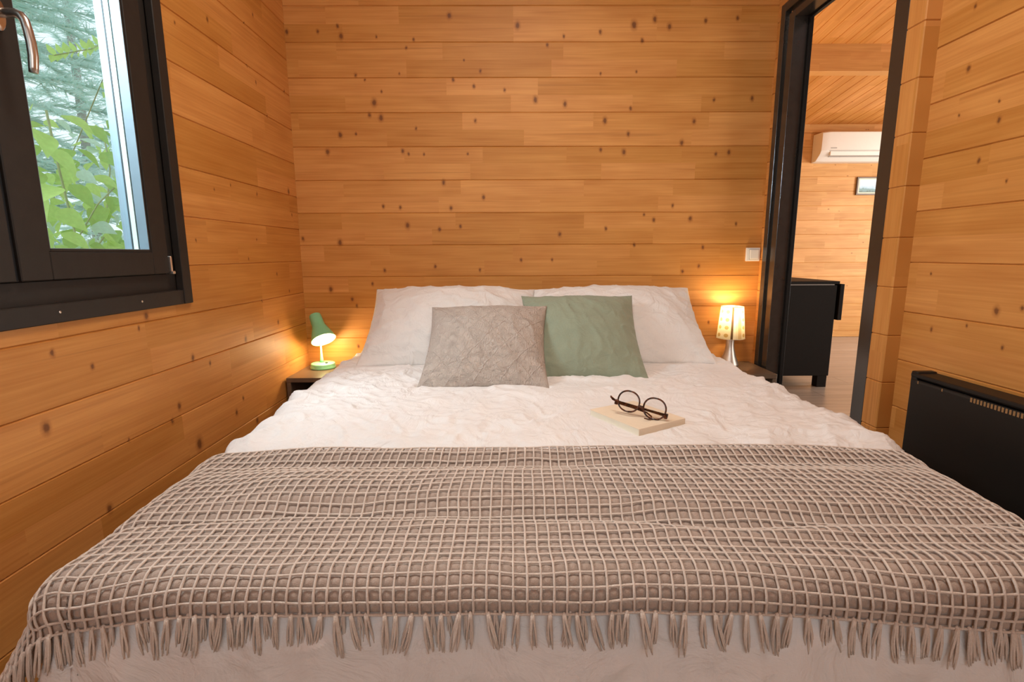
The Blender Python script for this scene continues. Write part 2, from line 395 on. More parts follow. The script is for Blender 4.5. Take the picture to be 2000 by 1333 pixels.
# left wall with the window opening
WY0, WY1, WZ0, WZ1 = -2.100, -0.985, 0.865, 2.06
w = empty('wall_left', (0, 0, 0)); structure(w)
for a, b, c, d in ((YREAR, WY0, -0.02, 3.0), (WY1, 0.1, -0.02, 3.0), (WY0, WY1, -0.02, WZ0), (WY0, WY1, WZ1, 3.0)):
    box('outer_layer', XL-0.085, XL-TH-0.001, a, b, c, d, M['concrete'], w, 0)
log_wall(w, M['wood_left'], 1, -1, XL, YREAR, 0.0, OFF_S, ZC, [(WY0, WY1, WZ0, WZ1)])
# right wall with the doorway
DY0, DY1, DZ1 = -0.93, -0.060, 2.150
w = empty('wall_right', (0, 0, 0)); structure(w)
log_wall(w, M['wood_right'], 1, 1, XR, YREAR, 0.0, OFF_S, ZC, [(DY0, DY1, -1, DZ1)])
for a, b, c, d in ((YREAR, DY0, -0.02, 3.0), (DY0, DY1, DZ1, 3.0), (DY1, 0.1, -0.02, 3.0)):
    box('inner_layer', XR+TH+0.001, XR+0.065, a, b, c, d, M['wood_far'], w, 0)
zs = seams(OFF_B, ZC)
for z0, z1 in zip(zs[:-1], zs[1:]):                 # log ends of the crossing wall, standing out beside the door
    bm = boxdata(1.272, XR+0.004, -1.0105, -0.936, z0, z1-0.0004, 0.003)
    bm_obj('log_end', bm, M['wood_end'], w)
# rear wall (behind the camera) with an unseen opening added for the fill light
w = empty('wall_rear', (0, 0, 0)); structure(w)
log_wall(w, M['wood_far'], 0, -1, YREAR, XL-0.1, XR+0.1, OFF_B, ZC, [(-0.8, 1.0, 1.15, 2.35)])
# floor
fl = structure(box('floor', -1.3, 5.6, YREAR-0.2, 3.5, -0.10, -0.012, M['concrete'], bev=0))
y = -1.14
pl_cache = {}
while y < 3.33:
    x = XL+0.0 - ((round(y/0.19) % 3)*0.41)
    while x < 5.4:
        x0, x1 = max(x, XL), min(x+1.24, 5.4)
        if x1-x0 > 0.03:
            bm = boxdata(x0+0.0004, x1-0.0004, y+0.0004, min(y+0.19, 3.336)-0.0004, -0.012, 0.0, 0.0015)
            bm_obj('floor_plank', bm, M['floor'], fl)
        x += 1.24
    y += 0.19
box('floor_panel', XL, 5.4, YREAR, -1.14, -0.012, 0, M['floor'], fl, 0)
# bedroom ceiling
cl = structure(box('ceiling', XL-0.15, XR+0.065, YREAR-0.1, 0.1, ZC, ZC+0.05, M['wood_ceil'], bev=0))

# living room behind the doorway
YF = 3.336
w = structure(box('wall_far', 1.2, 5.6, YF+TH+0.001, YF+0.1, -0.02, 3.2, M['wood_far'], bev=0))
log_wall(w, M['wood_far'], 0, 1, YF, 1.385, 5.4, OFF_B, 2.58)
w = empty('wall_side', (0, 0, 0)); structure(w)
log_wall(w, M['wood_far'], 1, 1, 5.4, YREAR, YF, OFF_S, 3.3, [(0.7, 2.5, 0.5, 2.0)])
structure(box('wall_partition', 1.30, 1.385, 0.1, YF+0.05, -0.02, 3.2, M['wood_far'], bev=0))
structure(box('wall_living', 1.385, 5.4, YREAR-0.1, YREAR, -0.02, 3.4, M['wood_far'], bev=0))
SL = math.tan(math.radians(8.0))
roof = lambda yy: 2.42+(YF-yy)*SL
cl2 = empty('ceiling', (0, 0, 0)); structure(cl2)
x = 1.385
while x < 5.4:
    V = []; w_ = 0.11; c = 0.004
    pr = [(x, 0.03), (x, c), (x+c, 0), (x+w_-c, 0), (x+w_, c), (x+w_, 0.03)]
    for yy in (-1.4, YF+0.04):
        for px_, dz in pr: V.append((px_, yy, roof(yy)+dz))
    n = 6; Fc = [(i, (i+1) % n, n+(i+1) % n, n+i) for i in range(n)]+[tuple(range(n)), tuple(range(n, 2*n))]
    bm = bmesh.new(); bm_add(bm, V, Fc); bm_obj('ceiling_plank', bm, M['wood_ceil'], cl2)
    x += w_
bm = bmesh.new(); bm_add(bm, [(1.3, YREAR, roof(YREAR)+0.032), (5.5, YREAR, roof(YREAR)+0.032), (5.5, YF+0.1, roof(YF+0.1)+0.032), (1.3, YF+0.1, roof(YF+0.1)+0.032),
    (1.3, YREAR, roof(YREAR)+0.08), (5.5, YREAR, roof(YREAR)+0.08), (5.5, YF+0.1, roof(YF+0.1)+0.08), (1.3, YF+0.1, roof(YF+0.1)+0.08)],
    [(0,1,2,3),(4,5,6,7),(0,1,5,4),(1,2,6,5),(2,3,7,6),(3,0,4,7)])
bm_obj('roof_deck', bm, M['wood_ceil'], cl2)
structure(box('trim_1', 1.385, 5.4, 1.70, 1.80, 2.442, roof(1.70)+0.02, M['wood_far'], bev=0.004))     # ceiling beam
structure(box('trim_2', 1.385, 5.4, YF-0.022, YF, 2.335, 2.425, M['wood_far'], bev=0.004))             # cover strip under the ceiling

# ---------------------------------------------------------------- doorway frame
d = empty('door_1', (0, 0, 0)); structure(d)
B = M['black_frame']
ZI = 2.062
# far side
box('casing', 1.305, 1.335, -0.0945, -0.054, 0, 2.155, B, d, 0.0015)
box('jamb', 1.322, 1.386, -0.125, -0.060, 0, 2.10, B, d, 0.001)
box('door_stop', 1.310, 1.374, -0.171, -0.124, 0, ZI+0.03, B, d, 0.0015)
box('jamb_edge', 1.374, 1.392, -0.186, -0.10, 0, ZI+0.01, M['black_furniture'], d, 0.0015)
# head
box('casing', 1.305, 1.335, -0.885, -0.0945, 2.115, 2.155, B, d, 0.0015)
box('jamb', 1.322, 1.386, -0.90, -0.125, 2.092, 2.150, B, d, 0.001)
box('door_stop', 1.310, 1.374, -0.86, -0.171, ZI, 2.092, B, d, 0.0015)
box('jamb_edge', 1.374, 1.392, -0.86, -0.186, ZI-0.008, 2.095, M['black_furniture'], d, 0.0015)
# near side
box('casing', 1.309, 1.335, -0.887, -0.822, 0, 2.155, B, d, 0.0015)
box('jamb', 1.322, 1.386, -0.93, -0.815, 0, 2.10, B, d, 0.001)
box('hinge_edge', 1.335, 1.374, -0.815, -0.8135, 0, ZI, B, d, 0.0)

# ---------------------------------------------------------------- bedroom window
wd = empty('window_1', (XL, (WY0+WY1)/2, WZ0)); structure(wd); R0 = tuple(wd.location)
P_ = M['window_paint']; G_ = M['window_sky_lit']
YA, YB = -1.031, -2.055              # inner edges of the fixed frame
ZS0, ZS1 = 0.946, 1.960              # sash bottom and top
cz0, cz1 = 0.845, 2.08
box('casing', XL-0.01, XL+0.014, -1.006, -0.963, cz0, cz1, P_, wd, 0.002, R0)
box('casing', XL-0.01, XL+0.014, -2.125, -2.082, cz0, cz1, P_, wd, 0.002, R0)
box('casing', XL-0.01, XL+0.011, -2.082, -1.006, cz0, 0.891, P_, wd, 0.002, R0)
box('casing', XL-0.01, XL+0.011, -2.082, -1.006, cz1-0.045, cz1, P_, wd, 0.002, R0)
# fixed frame, set back
box('frame_rail', XL-0.075, XL-0.012, WY0, WY1, WZ0, 0.945, P_, wd, 0.002, R0)
box('frame_rail', XL-0.075, XL-0.012, WY0, WY1, 1.962, WZ1, P_, wd, 0.002, R0)
box('frame_stile', XL-0.075, XL-0.014, -1.030, WY1, WZ0, WZ1, P_, wd, 0.002, R0)
box('frame_stile', XL-0.075, XL-0.014, WY0, -2.056, WZ0, WZ1, P_, wd, 0.002, R0)
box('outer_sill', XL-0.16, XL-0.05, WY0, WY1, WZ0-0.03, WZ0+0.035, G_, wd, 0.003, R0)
XG = XL-0.030                        # glass plane
def sash(y0, y1, gy0, gy1, handle):
    s = empty('sash', (0, 0, 0)); s.parent = wd
    Rz = R0
    xi, xo = XL+0.004, XL-0.066
    gz0, gz1 = 1.020, 1.885
    # inner timber face
    for nm, a, b, c, e in (('stile', y0, gy0-0.007, ZS0, ZS1), ('stile', gy1+0.007, y1, ZS0, ZS1), ('rail', gy0-0.0072, gy1+0.0072, ZS0, gz0-0.008), ('rail', gy0-0.0072, gy1+0.0072, gz1+0.008, ZS1)):
        box(nm, XG+0.006, xi, a, b, c, e, P_, s, 0.0022, Rz)
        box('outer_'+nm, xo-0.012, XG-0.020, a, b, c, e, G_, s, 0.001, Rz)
    for nm, a, b, c, e in (('bead', gy0-0.007, gy0, gz0-0.008, gz1+0.008), ('bead', gy1, gy1+0.007, gz0-0.008, gz1+0.008), ('bead', gy0, gy1, gz0-0.008, gz0), ('bead', gy0, gy1, gz1, gz1+0.008)):
        box(nm, XG+0.004, xi-0.003, a, b, c, e, P_, s, 0.0012, Rz)
    for nm, a, b, c, e in (('spacer', gy0-0.004, gy0+0.001, gz0, gz1), ('spacer', gy1-0.001, gy1+0.004, gz0, gz1), ('spacer', gy0, gy1, gz0-0.004, gz0+0.001), ('spacer', gy0, gy1, gz1-0.001, gz1+0.004)):
        box(nm, XG-0.014, XG-0.001, a, b, c, e, M['spacer'], s, 0, Rz)
        box('gasket', XG-0.0195, XG-0.014, a, b, c, e, M['gasket'], s, 0, Rz)
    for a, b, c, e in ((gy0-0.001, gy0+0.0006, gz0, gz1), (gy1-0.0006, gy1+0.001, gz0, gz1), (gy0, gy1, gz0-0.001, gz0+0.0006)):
        box('sky_lit_lining', XG+0.003, xi-0.0035, a, b, c, e, G_, s, 0, Rz)  # thin blue-grey lining, paints skylight onto the dark reveal
    for xx in (XG, XG-0.016):
        box('pane', xx-0.002, xx+0.002, gy0-0.005, gy1+0.005, gz0-0.005, gz1+0.005, M['glass'], s, 0, Rz)
    return s
s1 = sash(-1.548, -1.051, -1.462, -1.127, True)
s2 = sash(-2.050, -1.560, -1.965, -1.640, False)
box('meeting_strip', XL-0.02, XL-0.004, -1.560, -1.548, ZS0, ZS1, M['gasket'], wd, 0, R0)
# hinge and screws
box('hinge', XL-0.012, XL+0.010, -1.050, -1.043, 0.952, 1.000, M['steel'], wd, 0.0015, R0)
box('hinge', XL-0.012, XL+0.013, -1.048, -1.036, 0.944, 0.953, M['steel'], wd, 0.0015, R0)
for yy in (-1.20, -1.475): lathe('screw', [(0.0025, 0), (0.0035, 0.0008), (0.001, 0.0012)], M['steel'], wd, 10, loc=(0.011, yy-R0[1], 0.870-R0[2]), rot=(0, math.pi/2, 0))
# handle
hd = empty('window_handle', (0, 0, 0)); hd.parent = wd
hp = Vector((XL+0.004, -1.5125, 1.506))
def rel(v): return tuple(Vector(v)-Vector(R0))
V, Fc = [], []
n = 28
for k, (sx, dx) in enumerate(((1, 0), (1, 0.008), (0.86, 0.011))):
    for i in range(n):
        a = 2*math.pi*i/n
        V.append((hp.x+dx, hp.y+0.0155*sx*math.cos(a), hp.z+0.034*sx*(abs(math.sin(a))**0.7)*(1 if math.sin(a) >= 0 else -1)))
for k in range(2): Fc += [(k*n+i, k*n+(i+1) % n, (k+1)*n+(i+1) % n, (k+1)*n+i) for i in range(n)]
Fc.append(tuple(range(2*n, 3*n)))
bm = bmesh.new(); bm_add(bm, V, Fc); auto_smooth(bm_obj('rosette', bm, M['handle_metal'], hd, R0, True), 50)
path = [hp+Vector(v) for v in ((0.008, 0, 0), (0.030, 0, 0), (0.045, 0, -0.001), (0.056, -0.001, -0.006), (0.0625, -0.001, -0.016), (0.066, -0.001, -0.035), (0.068, 0, -0.06), (0.068, 0, -0.085), (0.065, 0, -0.108), (0.0635, 0, -0.118))]
tube('lever', path, [0.0098, 0.0096, 0.0094, 0.0092, 0.0090, 0.0090, 0.0092, 0.0092, 0.0088, 0.0082], M['handle_metal'], hd, 14, R0)

# ---------------------------------------------------------------- unseen flat ceiling lamp, added to light the bed from above
o = empty('added_ceiling_lamp', (0.05, -1.55, ZC)); tag(o, 'unseen flat round white ceiling lamp added for light over the middle of the bed', 'lamp')
lathe('housing', [(0.30, 0.0), (0.30, -0.045), (0.285, -0.05)], M['white_plastic'], o, 48, True, False)
lathe('diffuser', [(0.285, -0.046), (0.20, -0.055), (0.001, -0.058)], emit('lit_diffuser', (1.0, 0.88, 0.74), 1.0), o, 48, False, False)
ld = bpy.data.lights.new('added_ceiling_light', 'AREA'); ld.shape = 'DISK'; ld.size = 0.55; ld.energy = 25; ld.color = (1.0, 0.90, 0.79)
lo = bpy.data.objects.new('added_ceiling_light', ld); COL.objects.link(lo); lo.parent = o; lo.location = (0, 0, -0.065)

# ---------------------------------------------------------------- light switch
o = empty('light_switch', (1.277, 0, 0.955)); tag(o, 'small square white light switch on the pine wall next to the black door frame', 'light switch'); Q = tuple(o.location)
box('plate', 1.2415, 1.3125, -0.014, 0.001, 0.960, 1.029, M['white_plastic'], o, 0.003, Q, 2)
rk = box('rocker', 1.2575, 1.3045, -0.019, -0.013, 0.970, 1.020, M['white_plastic'], o, 0.003, Q, 2)
box('rocker_gap', 1.2560, 1.3060, -0.0145, -0.0135, 0.9685, 1.0215, M['grey_plastic'], o, 0, Q)

# ---------------------------------------------------------------- grids and cloth
def grid_mesh(name, P, mat, flip=False, uvs=True):
    nu, nv = P.shape[:2]; me = bpy.data.meshes.new(name)
    me.vertices.add(nu*nv); me.vertices.foreach_set('co', P.reshape(-1).astype(np.float32))
    idx = np.arange(nu*nv).reshape(nu, nv)
    q = np.stack([idx[:-1, :-1], idx[1:, :-1], idx[1:, 1:], idx[:-1, 1:]], -1).reshape(-1, 4)
    if flip: q = q[:, ::-1]
    nf = len(q); me.loops.add(nf*4); me.loops.foreach_set('vertex_index', q.reshape(-1).astype(np.int32))
    me.polygons.add(nf); me.polygons.foreach_set('loop_start', np.arange(0, nf*4, 4, dtype=np.int32)); me.polygons.foreach_set('loop_total', np.full(nf, 4, np.int32))
    me.polygons.foreach_set('use_smooth', np.ones(nf, bool))
    me.update(calc_edges=True); me.validate(); me.materials.append(mat); return me
def normals(P):
    du = np.gradient(P, axis=0); dv = np.gradient(P, axis=1)
    n = np.cross(du, dv); n /= np.maximum(np.linalg.norm(n, axis=2, keepdims=True), 1e-9); return n
def sst(x, a, b):
    t_ = np.clip((x-a)/(b-a), 0, 1); return t_*t_*(3-2*t_)
def vnoise(x, y, seed=0):               # smooth value noise on numpy arrays
    xi = np.floor(x).astype(int); yi = np.floor(y).astype(int); fx = x-xi; fy = y-yi
    fx = fx*fx*fx*(fx*(fx*6-15)+10); fy = fy*fy*fy*(fy*(fy*6-15)+10)
    def hsh(a, b):
        h_ = (a*374761393+b*668265263+seed*69069).astype(np.int64) & 0x7fffffff
        h_ = ((h_ ^ (h_ >> 13))*1274126177) & 0x7fffffff
        return ((h_ ^ (h_ >> 16)) & 0xffff)/65535.0
    a, b, c, d_ = hsh(xi, yi), hsh(xi+1, yi), hsh(xi, yi+1), hsh(xi+1, yi+1)
    return (a*(1-fx)+b*fx)*(1-fy)+(c*(1-fx)+d_*fx)*fy
def ridged(x, y, seed=0):
    return 1-np.abs(2*vnoise(x, y, seed)-1)

BXC = 0.13
VF = 1.875
def hw(v): return 0.812+0.045*sst(v, 1.35, 1.9)
def droop(u): return 0.042*sst(u, 0.15, 0.80)+0.030*sst(-u, 0.66, 0.92)      # the throw hangs lower towards its sides
def ztop(v): return 0.517-0.052*sst(v, 1.30, 1.90)
def drape(u, v, fl=0.06):
    h_ = hw(np.minimum(v, VF)); a = np.maximum(0, np.abs(u)-h_); b = np.maximum(0, v-VF)
    r = np.hypot(a, b); rs = np.maximum(r, 1e-9)
    R = 0.050+0.032*(a/rs)
    ang = np.minimum(r/R, math.pi/2); out = R*np.sin(ang); rest = np.maximum(0, r-R*math.pi/2)
    dn = R*(1-np.cos(ang))+rest*0.995; out = out+rest*(0.06+(fl-0.06)*a/rs)
    x = np.sign(u)*(np.minimum(np.abs(u), h_)+out*a/rs); y = np.minimum(v, VF)+out*b/rs
    z = ztop(np.minimum(v, VF))-dn
    return np.stack([x+BXC, -y, z], -1)

# bed
bed = empty('bed', (BXC, -0.94, 0)); tag(bed, 'low double bed standing against the pine back wall under the duvet', 'bed'); Q = tuple(bed.location)
bm_obj('mattress', boxdata(BXC-0.79, BXC+0.79, -1.84, -0.015, 0.25, 0.40, 0.05, 3), M['mattress'], bed, Q, True)
box('bed_base', BXC-0.78, BXC+0.78, -1.84, -0.02, 0.11, 0.25, M['nightstand'], bed, 0.006, Q)
for lx in (-0.7, 0.7):
    for ly in (-1.75, -0.12): box('leg', BXC+lx-0.03, BXC+lx+0.03, ly-0.03, ly+0.03, 0, 0.115, M['nightstand'], bed, 0.003, Q)

# duvet
nu, nv = 420, 400
u = np.linspace(-1.19, 1.19, nu)[:, None]*np.ones((1, nv)); v = np.ones((nu, 1))*np.linspace(0.03, VF+0.42, nv)[None, :]
P = drape(u, v); N = normals(P); N = -N if N[nu//2, nv//2, 2] < 0 else N
wx = u+0.05*vnoise(u*6, v*6, 5); wy = v+0.05*vnoise(u*6+9, v*6+3, 6)
disp = 0.014*(vnoise(wx*3.4, wy*3.0, 1)-0.5)+0.011*(vnoise(wx*8+wy*3, wy*9, 14)-0.5)
disp += 0.020*(ridged(wx*5.0+0.5*wy*5, wy*7-wx*2, 2)**3-0.35)*vnoise(wx*2, wy*2, 15)
disp += 0.012*(ridged(wx*12-wy*7, wy*13+wx*4, 3)**3-0.35)*vnoise(wx*3, wy*3, 16)
disp += 0.0095*(vnoise(wx*21+wy*5, wy*19-wx*6, 24)-0.5)+0.004*(vnoise(wx*43, wy*39, 25)-0.5)
disp += 0.0060*(ridged(wx*26+wy*9, wy*30-wx*9, 4)**2-0.4)*vnoise(wx*5, wy*5, 17)
fan = sst(np.abs(u), 0.35, 0.80)*(1-sst(v, 0.9, 1.5))                              # creases running out to the sides by the pillows
disp += 0.011*fan*(ridged(wx*3+wy*4*np.sign(u), wy*19+wx*5*np.sign(u), 18)**3-0.3)
hang = sst(np.maximum(np.abs(u)-hw(v), v-VF), 0.03, 0.15)
disp = disp*(1-0.5*hang)+hang*(0.013*(vnoise(u*9, v*1.5, 8)-0.5)+0.006*(ridged(u*22, v*5, 12)**2-0.4))
disp += 0.007*np.exp(-((v-0.96)/0.09)**2)*(vnoise(u*4, v*0+1, 9)-0.15)           # soft roll in front of the cushions
disp *= sst(v, 0.03, 0.10)
mp = np.exp(-((v-0.50)/0.07)**2)*(1-sst(np.abs(u), 0.78, 0.86)); disp = disp*(1-0.8*mp)-0.005*mp       # pressed down under the pillows
mc = np.exp(-((v-0.85)/0.05)**2)*(1-sst(np.abs(u+0.02), 0.36, 0.46)); disp = disp*(1-0.75*mc)-0.005*mc  # and under the cushions
under = sst(v, 1.44, 1.50)*(1-sst(v-droop(u), VF+0.075, VF+0.13))
disp = disp*(1-under)+under*(np.clip(disp*0.25, -0.003, 0.001)-0.012)
bkm = np.exp(-(((u+BXC-0.37)/0.19)**6+((v-1.24)/0.21)**6)); disp = disp*(1-bkm)-bkm*0.0020
P = P+N*(disp+0.012)[..., None]; P[..., 1] = np.minimum(P[..., 1], -0.012)
ns_w = 1-sst(-P[..., 1], 0.335, 0.46)                    # beside the nightstands the hanging cloth is held back by their sides
P[..., 0] = np.where(P[..., 0] < -0.7755, P[..., 0]*(1-ns_w)-0.7755*ns_w, P[..., 0])
P[..., 0] = np.where(P[..., 0] > 1.0355, P[..., 0]*(1-ns_w)+1.0355*ns_w, P[..., 0])
base = np.array([BXC, -1.0, 0.0])
duv = link('duvet', grid_mesh('duvet', P-base, M['duvet'], True), None, tuple(base))
md = duv.modifiers.new('thickness', 'SOLIDIFY'); md.thickness = 0.012; md.offset = -1
tag(duv, 'crumpled white linen duvet spread over the bed', 'duvet')
DU, DV, DP = np.linspace(-1.19, 1.19, nu), np.linspace(0.03, VF+0.42, nv), P
def duvet_z(x, y):
    i = int(np.clip(round((x-BXC+1.19)/2.38*(nu-1)), 0, nu-1)); j = int(np.clip(round((-y-0.03)/(VF+0.39)*(nv-1)), 0, nv-1))
    return float(DP[max(i-3, 0):i+4, max(j-3, 0):j+4, 2].max())

# throw
CELL = 0.0220
V0 = 1.488; V1 = VF+0.078
def throw_height(u, v):
    s = 0.035*sst(u, 0.05, 0.35)+0.012*np.sin(u*5+1)+0.02*sst(np.abs(u), 0.5, 0.95)
    side = 1-0.75*sst(np.abs(u), 0.55, 0.88)
    hem = 0.022*side*(1-sst(v, V0+0.022, V0+0.075+0.01*np.sin(u*4)))*sst(v, V0-0.002, V0+0.010)
    vm = v-s
    step = 0.019*side*sst(v, V0+0.06, V0+0.12)*(1-sst(vm, 1.690, 1.735))
    valley = -0.006*np.exp(-((vm-1.742)/0.010)**2)
    ridge = 0.009*np.exp(-((vm-1.775)/0.018)**2)*(0.5+0.5*np.sin(u*2.1+0.6))
    vm2 = v-0.02*np.sin(u*2.6+2)
    ridge2 = 0.006*np.exp(-((vm2-1.635)/0.02)**2)*sst(np.sin(u*3+2.5), -0.2, 0.8)
    big = 0.006*(vnoise(u*5, v*6, 21)-0.5)
    edge = 0.012*np.exp(-((v-VF-0.03)/0.05)**2)*0.4
    return 0.009+hem+step+valley+ridge+ridge2+big+edge
UMAX = 1.155
def surf(u, v, lift):
    e = 1e-3; v = v+droop(u)*np.clip((v-V0)/(V1-V0), 0, 1)**2
    fl = 0.60; P = drape(u, v, fl); Pu = drape(u+e, v, fl)-drape(u-e, v, fl); Pv = drape(u, v+e, fl)-drape(u, v-e, fl)
    N = np.cross(Pu, Pv); N /= np.maximum(np.linalg.norm(N, axis=-1, keepdims=True), 1e-12)
    N = np.where((N[..., 2:3] < -1e-3), -N, N)
    flip = (N*np.stack([np.sign(u)*0.3, -0.3*np.ones_like(u), np.ones_like(u)], -1)).sum(-1, keepdims=True) < 0
    N = np.where(flip, -N, N)
    return P+N*(throw_height(u, v)+lift)[..., None]
thr = empty('throw_blanket', (BXC, -1.7, 0.40)); tag(thr, 'taupe waffle-weave throw blanket with tasselled edge across the foot of the bed', 'throw blanket'); Q = np.array(thr.location)
ncu = int(2*UMAX/CELL)
vf_ = np.linspace(V0, V1, 900); cl_ = surf(np.zeros_like(vf_), vf_, np.zeros_like(vf_)); sl_ = np.concatenate([[0], np.cumsum(np.linalg.norm(np.diff(cl_, axis=0), axis=1))])
ncv = int(round(sl_[-1]/CELL))
def vrow(t_): return np.interp(np.asarray(t_)*sl_[-1]/ncv, sl_, vf_)      # row number -> position along the blanket
sub = 6
uu = np.linspace(-UMAX, UMAX, ncu*sub+1); tt = np.linspace(0, ncv, ncv*sub+1); vv = vrow(tt)
def gather(u, v): return u*(1-0.10*(1-sst(v, V0, V0+0.19)))+0.004*(vnoise(u*14, v*20, 31)-0.5)
UG, VG = np.meshgrid(uu, vv, indexing='ij'); VG2 = VG+0.006*(vnoise(UG*11, VG*17, 32)-0.5)
fu = np.abs(np.sin(math.pi*(UG+UMAX)/(2*UMAX)*ncu)); fv = np.abs(np.sin(math.pi*tt))[None, :]*np.ones_like(UG)
puff = 0.0062*(fu*fv)**0.8-0.0056+0.0016*(vnoise(UG*180, VG*180, 33)-0.5)
Pc = surf(gather(UG, VG), VG2, puff)
oc = link('cloth', grid_mesh('cloth', Pc-Q, M['throw_cloth']), thr)
# raised cords of the waffle weave
Vs, Fs, nb = [], [], 0
def ribbon_tube(path, rad):
    global nb
    sides = 5; n = len(path); tg = np.gradient(path, axis=0); tg /= np.linalg.norm(tg, axis=1, keepdims=True)
    ref = np.array([0.31, 0.2, 0.93]); nr = ref-tg*(tg@ref)[:, None]; nr /= np.linalg.norm(nr, axis=1, keepdims=True); bn = np.cross(tg, nr)
    a = 2*np.pi*np.arange(sides)/sides
    ring = path[:, None, :]+rad[:, None, None]*(nr[:, None, :]*np.cos(a)[None, :, None]+bn[:, None, :]*np.sin(a)[None, :, None])
    Vs.append(ring.reshape(-1, 3)); i = np.arange(n-1)[:, None]*sides; k = np.arange(sides)[None, :]; k2 = (k+1) % sides
    Fs.append(np.stack([i+k, i+k2, i+sides+k2, i+sides+k], -1).reshape(-1, 4)+nb); nb += n*sides
for k in range(ncu+1):
    uk = -UMAX+2*UMAX*k/ncu; ts_ = np.linspace(0, ncv, ncv*4+1); vs_ = vrow(ts_); us_ = np.full_like(vs_, uk)
    r_ = 0.0020+0.0008*vnoise(us_*50, vs_*90, 41)
    ribbon_tube(surf(gather(us_, vs_), vs_+0.006*(vnoise(us_*11, vs_*17, 32)-0.5), np.full_like(vs_, 0.0012)+0.0008*np.sin(math.pi*ts_)), r_)
for k in range(ncv+1):
    vk = float(vrow(k)); us_ = np.linspace(-UMAX, UMAX, ncu*4+1); vs_ = np.full_like(us_, vk)
    r_ = 0.0018+0.0008*vnoise(us_*90, vs_*50, 42)
    ribbon_tube(surf(gather(us_, vs_), vs_+0.006*(vnoise(us_*11, vs_*17, 32)-0.5), np.full_like(us_, 0.0009)), r_)
VV = np.concatenate(Vs)-Q; FF = np.concatenate(Fs)
me = bpy.data.meshes.new('waffle_cords'); me.vertices.add(len(VV)); me.vertices.foreach_set('co', VV.reshape(-1).astype(np.float32))
me.loops.add(len(FF)*4); me.loops.foreach_set('vertex_index', FF.reshape(-1).astype(np.int32)); me.polygons.add(len(FF))
me.polygons.foreach_set('loop_start', np.arange(0, len(FF)*4, 4, dtype=np.int32)); me.polygons.foreach_set('loop_total', np.full(len(FF), 4, np.int32)); me.polygons.foreach_set('use_smooth', np.ones(len(FF), bool))
me.update(calc_edges=True); me.materials.append(M['throw_cord'])
oc = link('waffle_cords', me, thr); oc['kind'] = 'stuff'
# tassels
def tassel_mesh(i):
    r = random.Random(100+i); bm = bmesh.new(); ns = 6; L = 0.058*(0.9+0.2*r.random()); lean = (r.random()-0.5)*0.016
    for s in range(ns):
        a = 2*math.pi*s/ns; sp = 0.0022+0.0022*r.random(); l = L*(0.85+0.25*r.random()); path = []
        tw = (r.random()-0.5)*2.2
        for k in range(7):
            f = k/6; rad = 0.0018+sp*min(1, f*1.6)*(0.75+0.25*math.sin(f*3))
            path.append((rad*math.cos(a+tw*f)+lean*f*f, -0.002+rad*math.sin(a+tw*f)*0.6, -l*f))
        bm_add(bm, *tube_data(path, [0.0019, 0.0022, 0.0022, 0.0021, 0.0019, 0.0017, 0.0010], 5))
    V, Fc = lathe_data([(0.0005, 0.004), (0.0030, 0.002), (0.0036, -0.001), (0.0030, -0.004), (0.001, -0.006)], 8); bm_add(bm, V, Fc)
    bmesh.ops.recalc_face_normals(bm, faces=bm.faces[:])
    me = bpy.data.meshes.new('tassel'); bm.to_mesh(me); bm.free(); me.materials.append(M['throw_cord'])
    me.polygons.foreach_set('use_smooth', [True]*len(me.polygons)); return me
TM = [tassel_mesh(i) for i in range(8)]
nt = int(2*UMAX/0.0250)
for k in range(nt):
    uk = -UMAX+2*UMAX*(k+0.5)/nt+(rnd.random()-0.5)*0.008
    for layer in (0, 1):
        if layer == 1 and rnd.random() < 0.55: continue
        ua = np.array([uk+layer*0.011]); va = np.array([V1-0.001])
        p = surf(gather(ua, va), va+0.006*(vnoise(ua*11, va*17, 32)-0.5), np.array([0.0015-layer*0.004]))[0]
        o = link('tassel', TM[rnd.randrange(8)], thr, tuple(p-Q))
        h_ = float(hw(np.array([VF]))[()] if np.ndim(hw(np.array([VF]))) == 0 else hw(np.array([VF]))[0])
        outw = math.atan2(max(0, abs(uk)-h_), V1-VF)*(1 if uk > 0 else -1)
        o.rotation_euler = (-0.10+(rnd.random()-0.5)*0.16, (rnd.random()-0.5)*0.36, outw*0.9+(rnd.random()-0.5)*0.9)
        s_ = 0.9+0.2*rnd.random()-0.12*layer; o.scale = (s_, s_, s_)

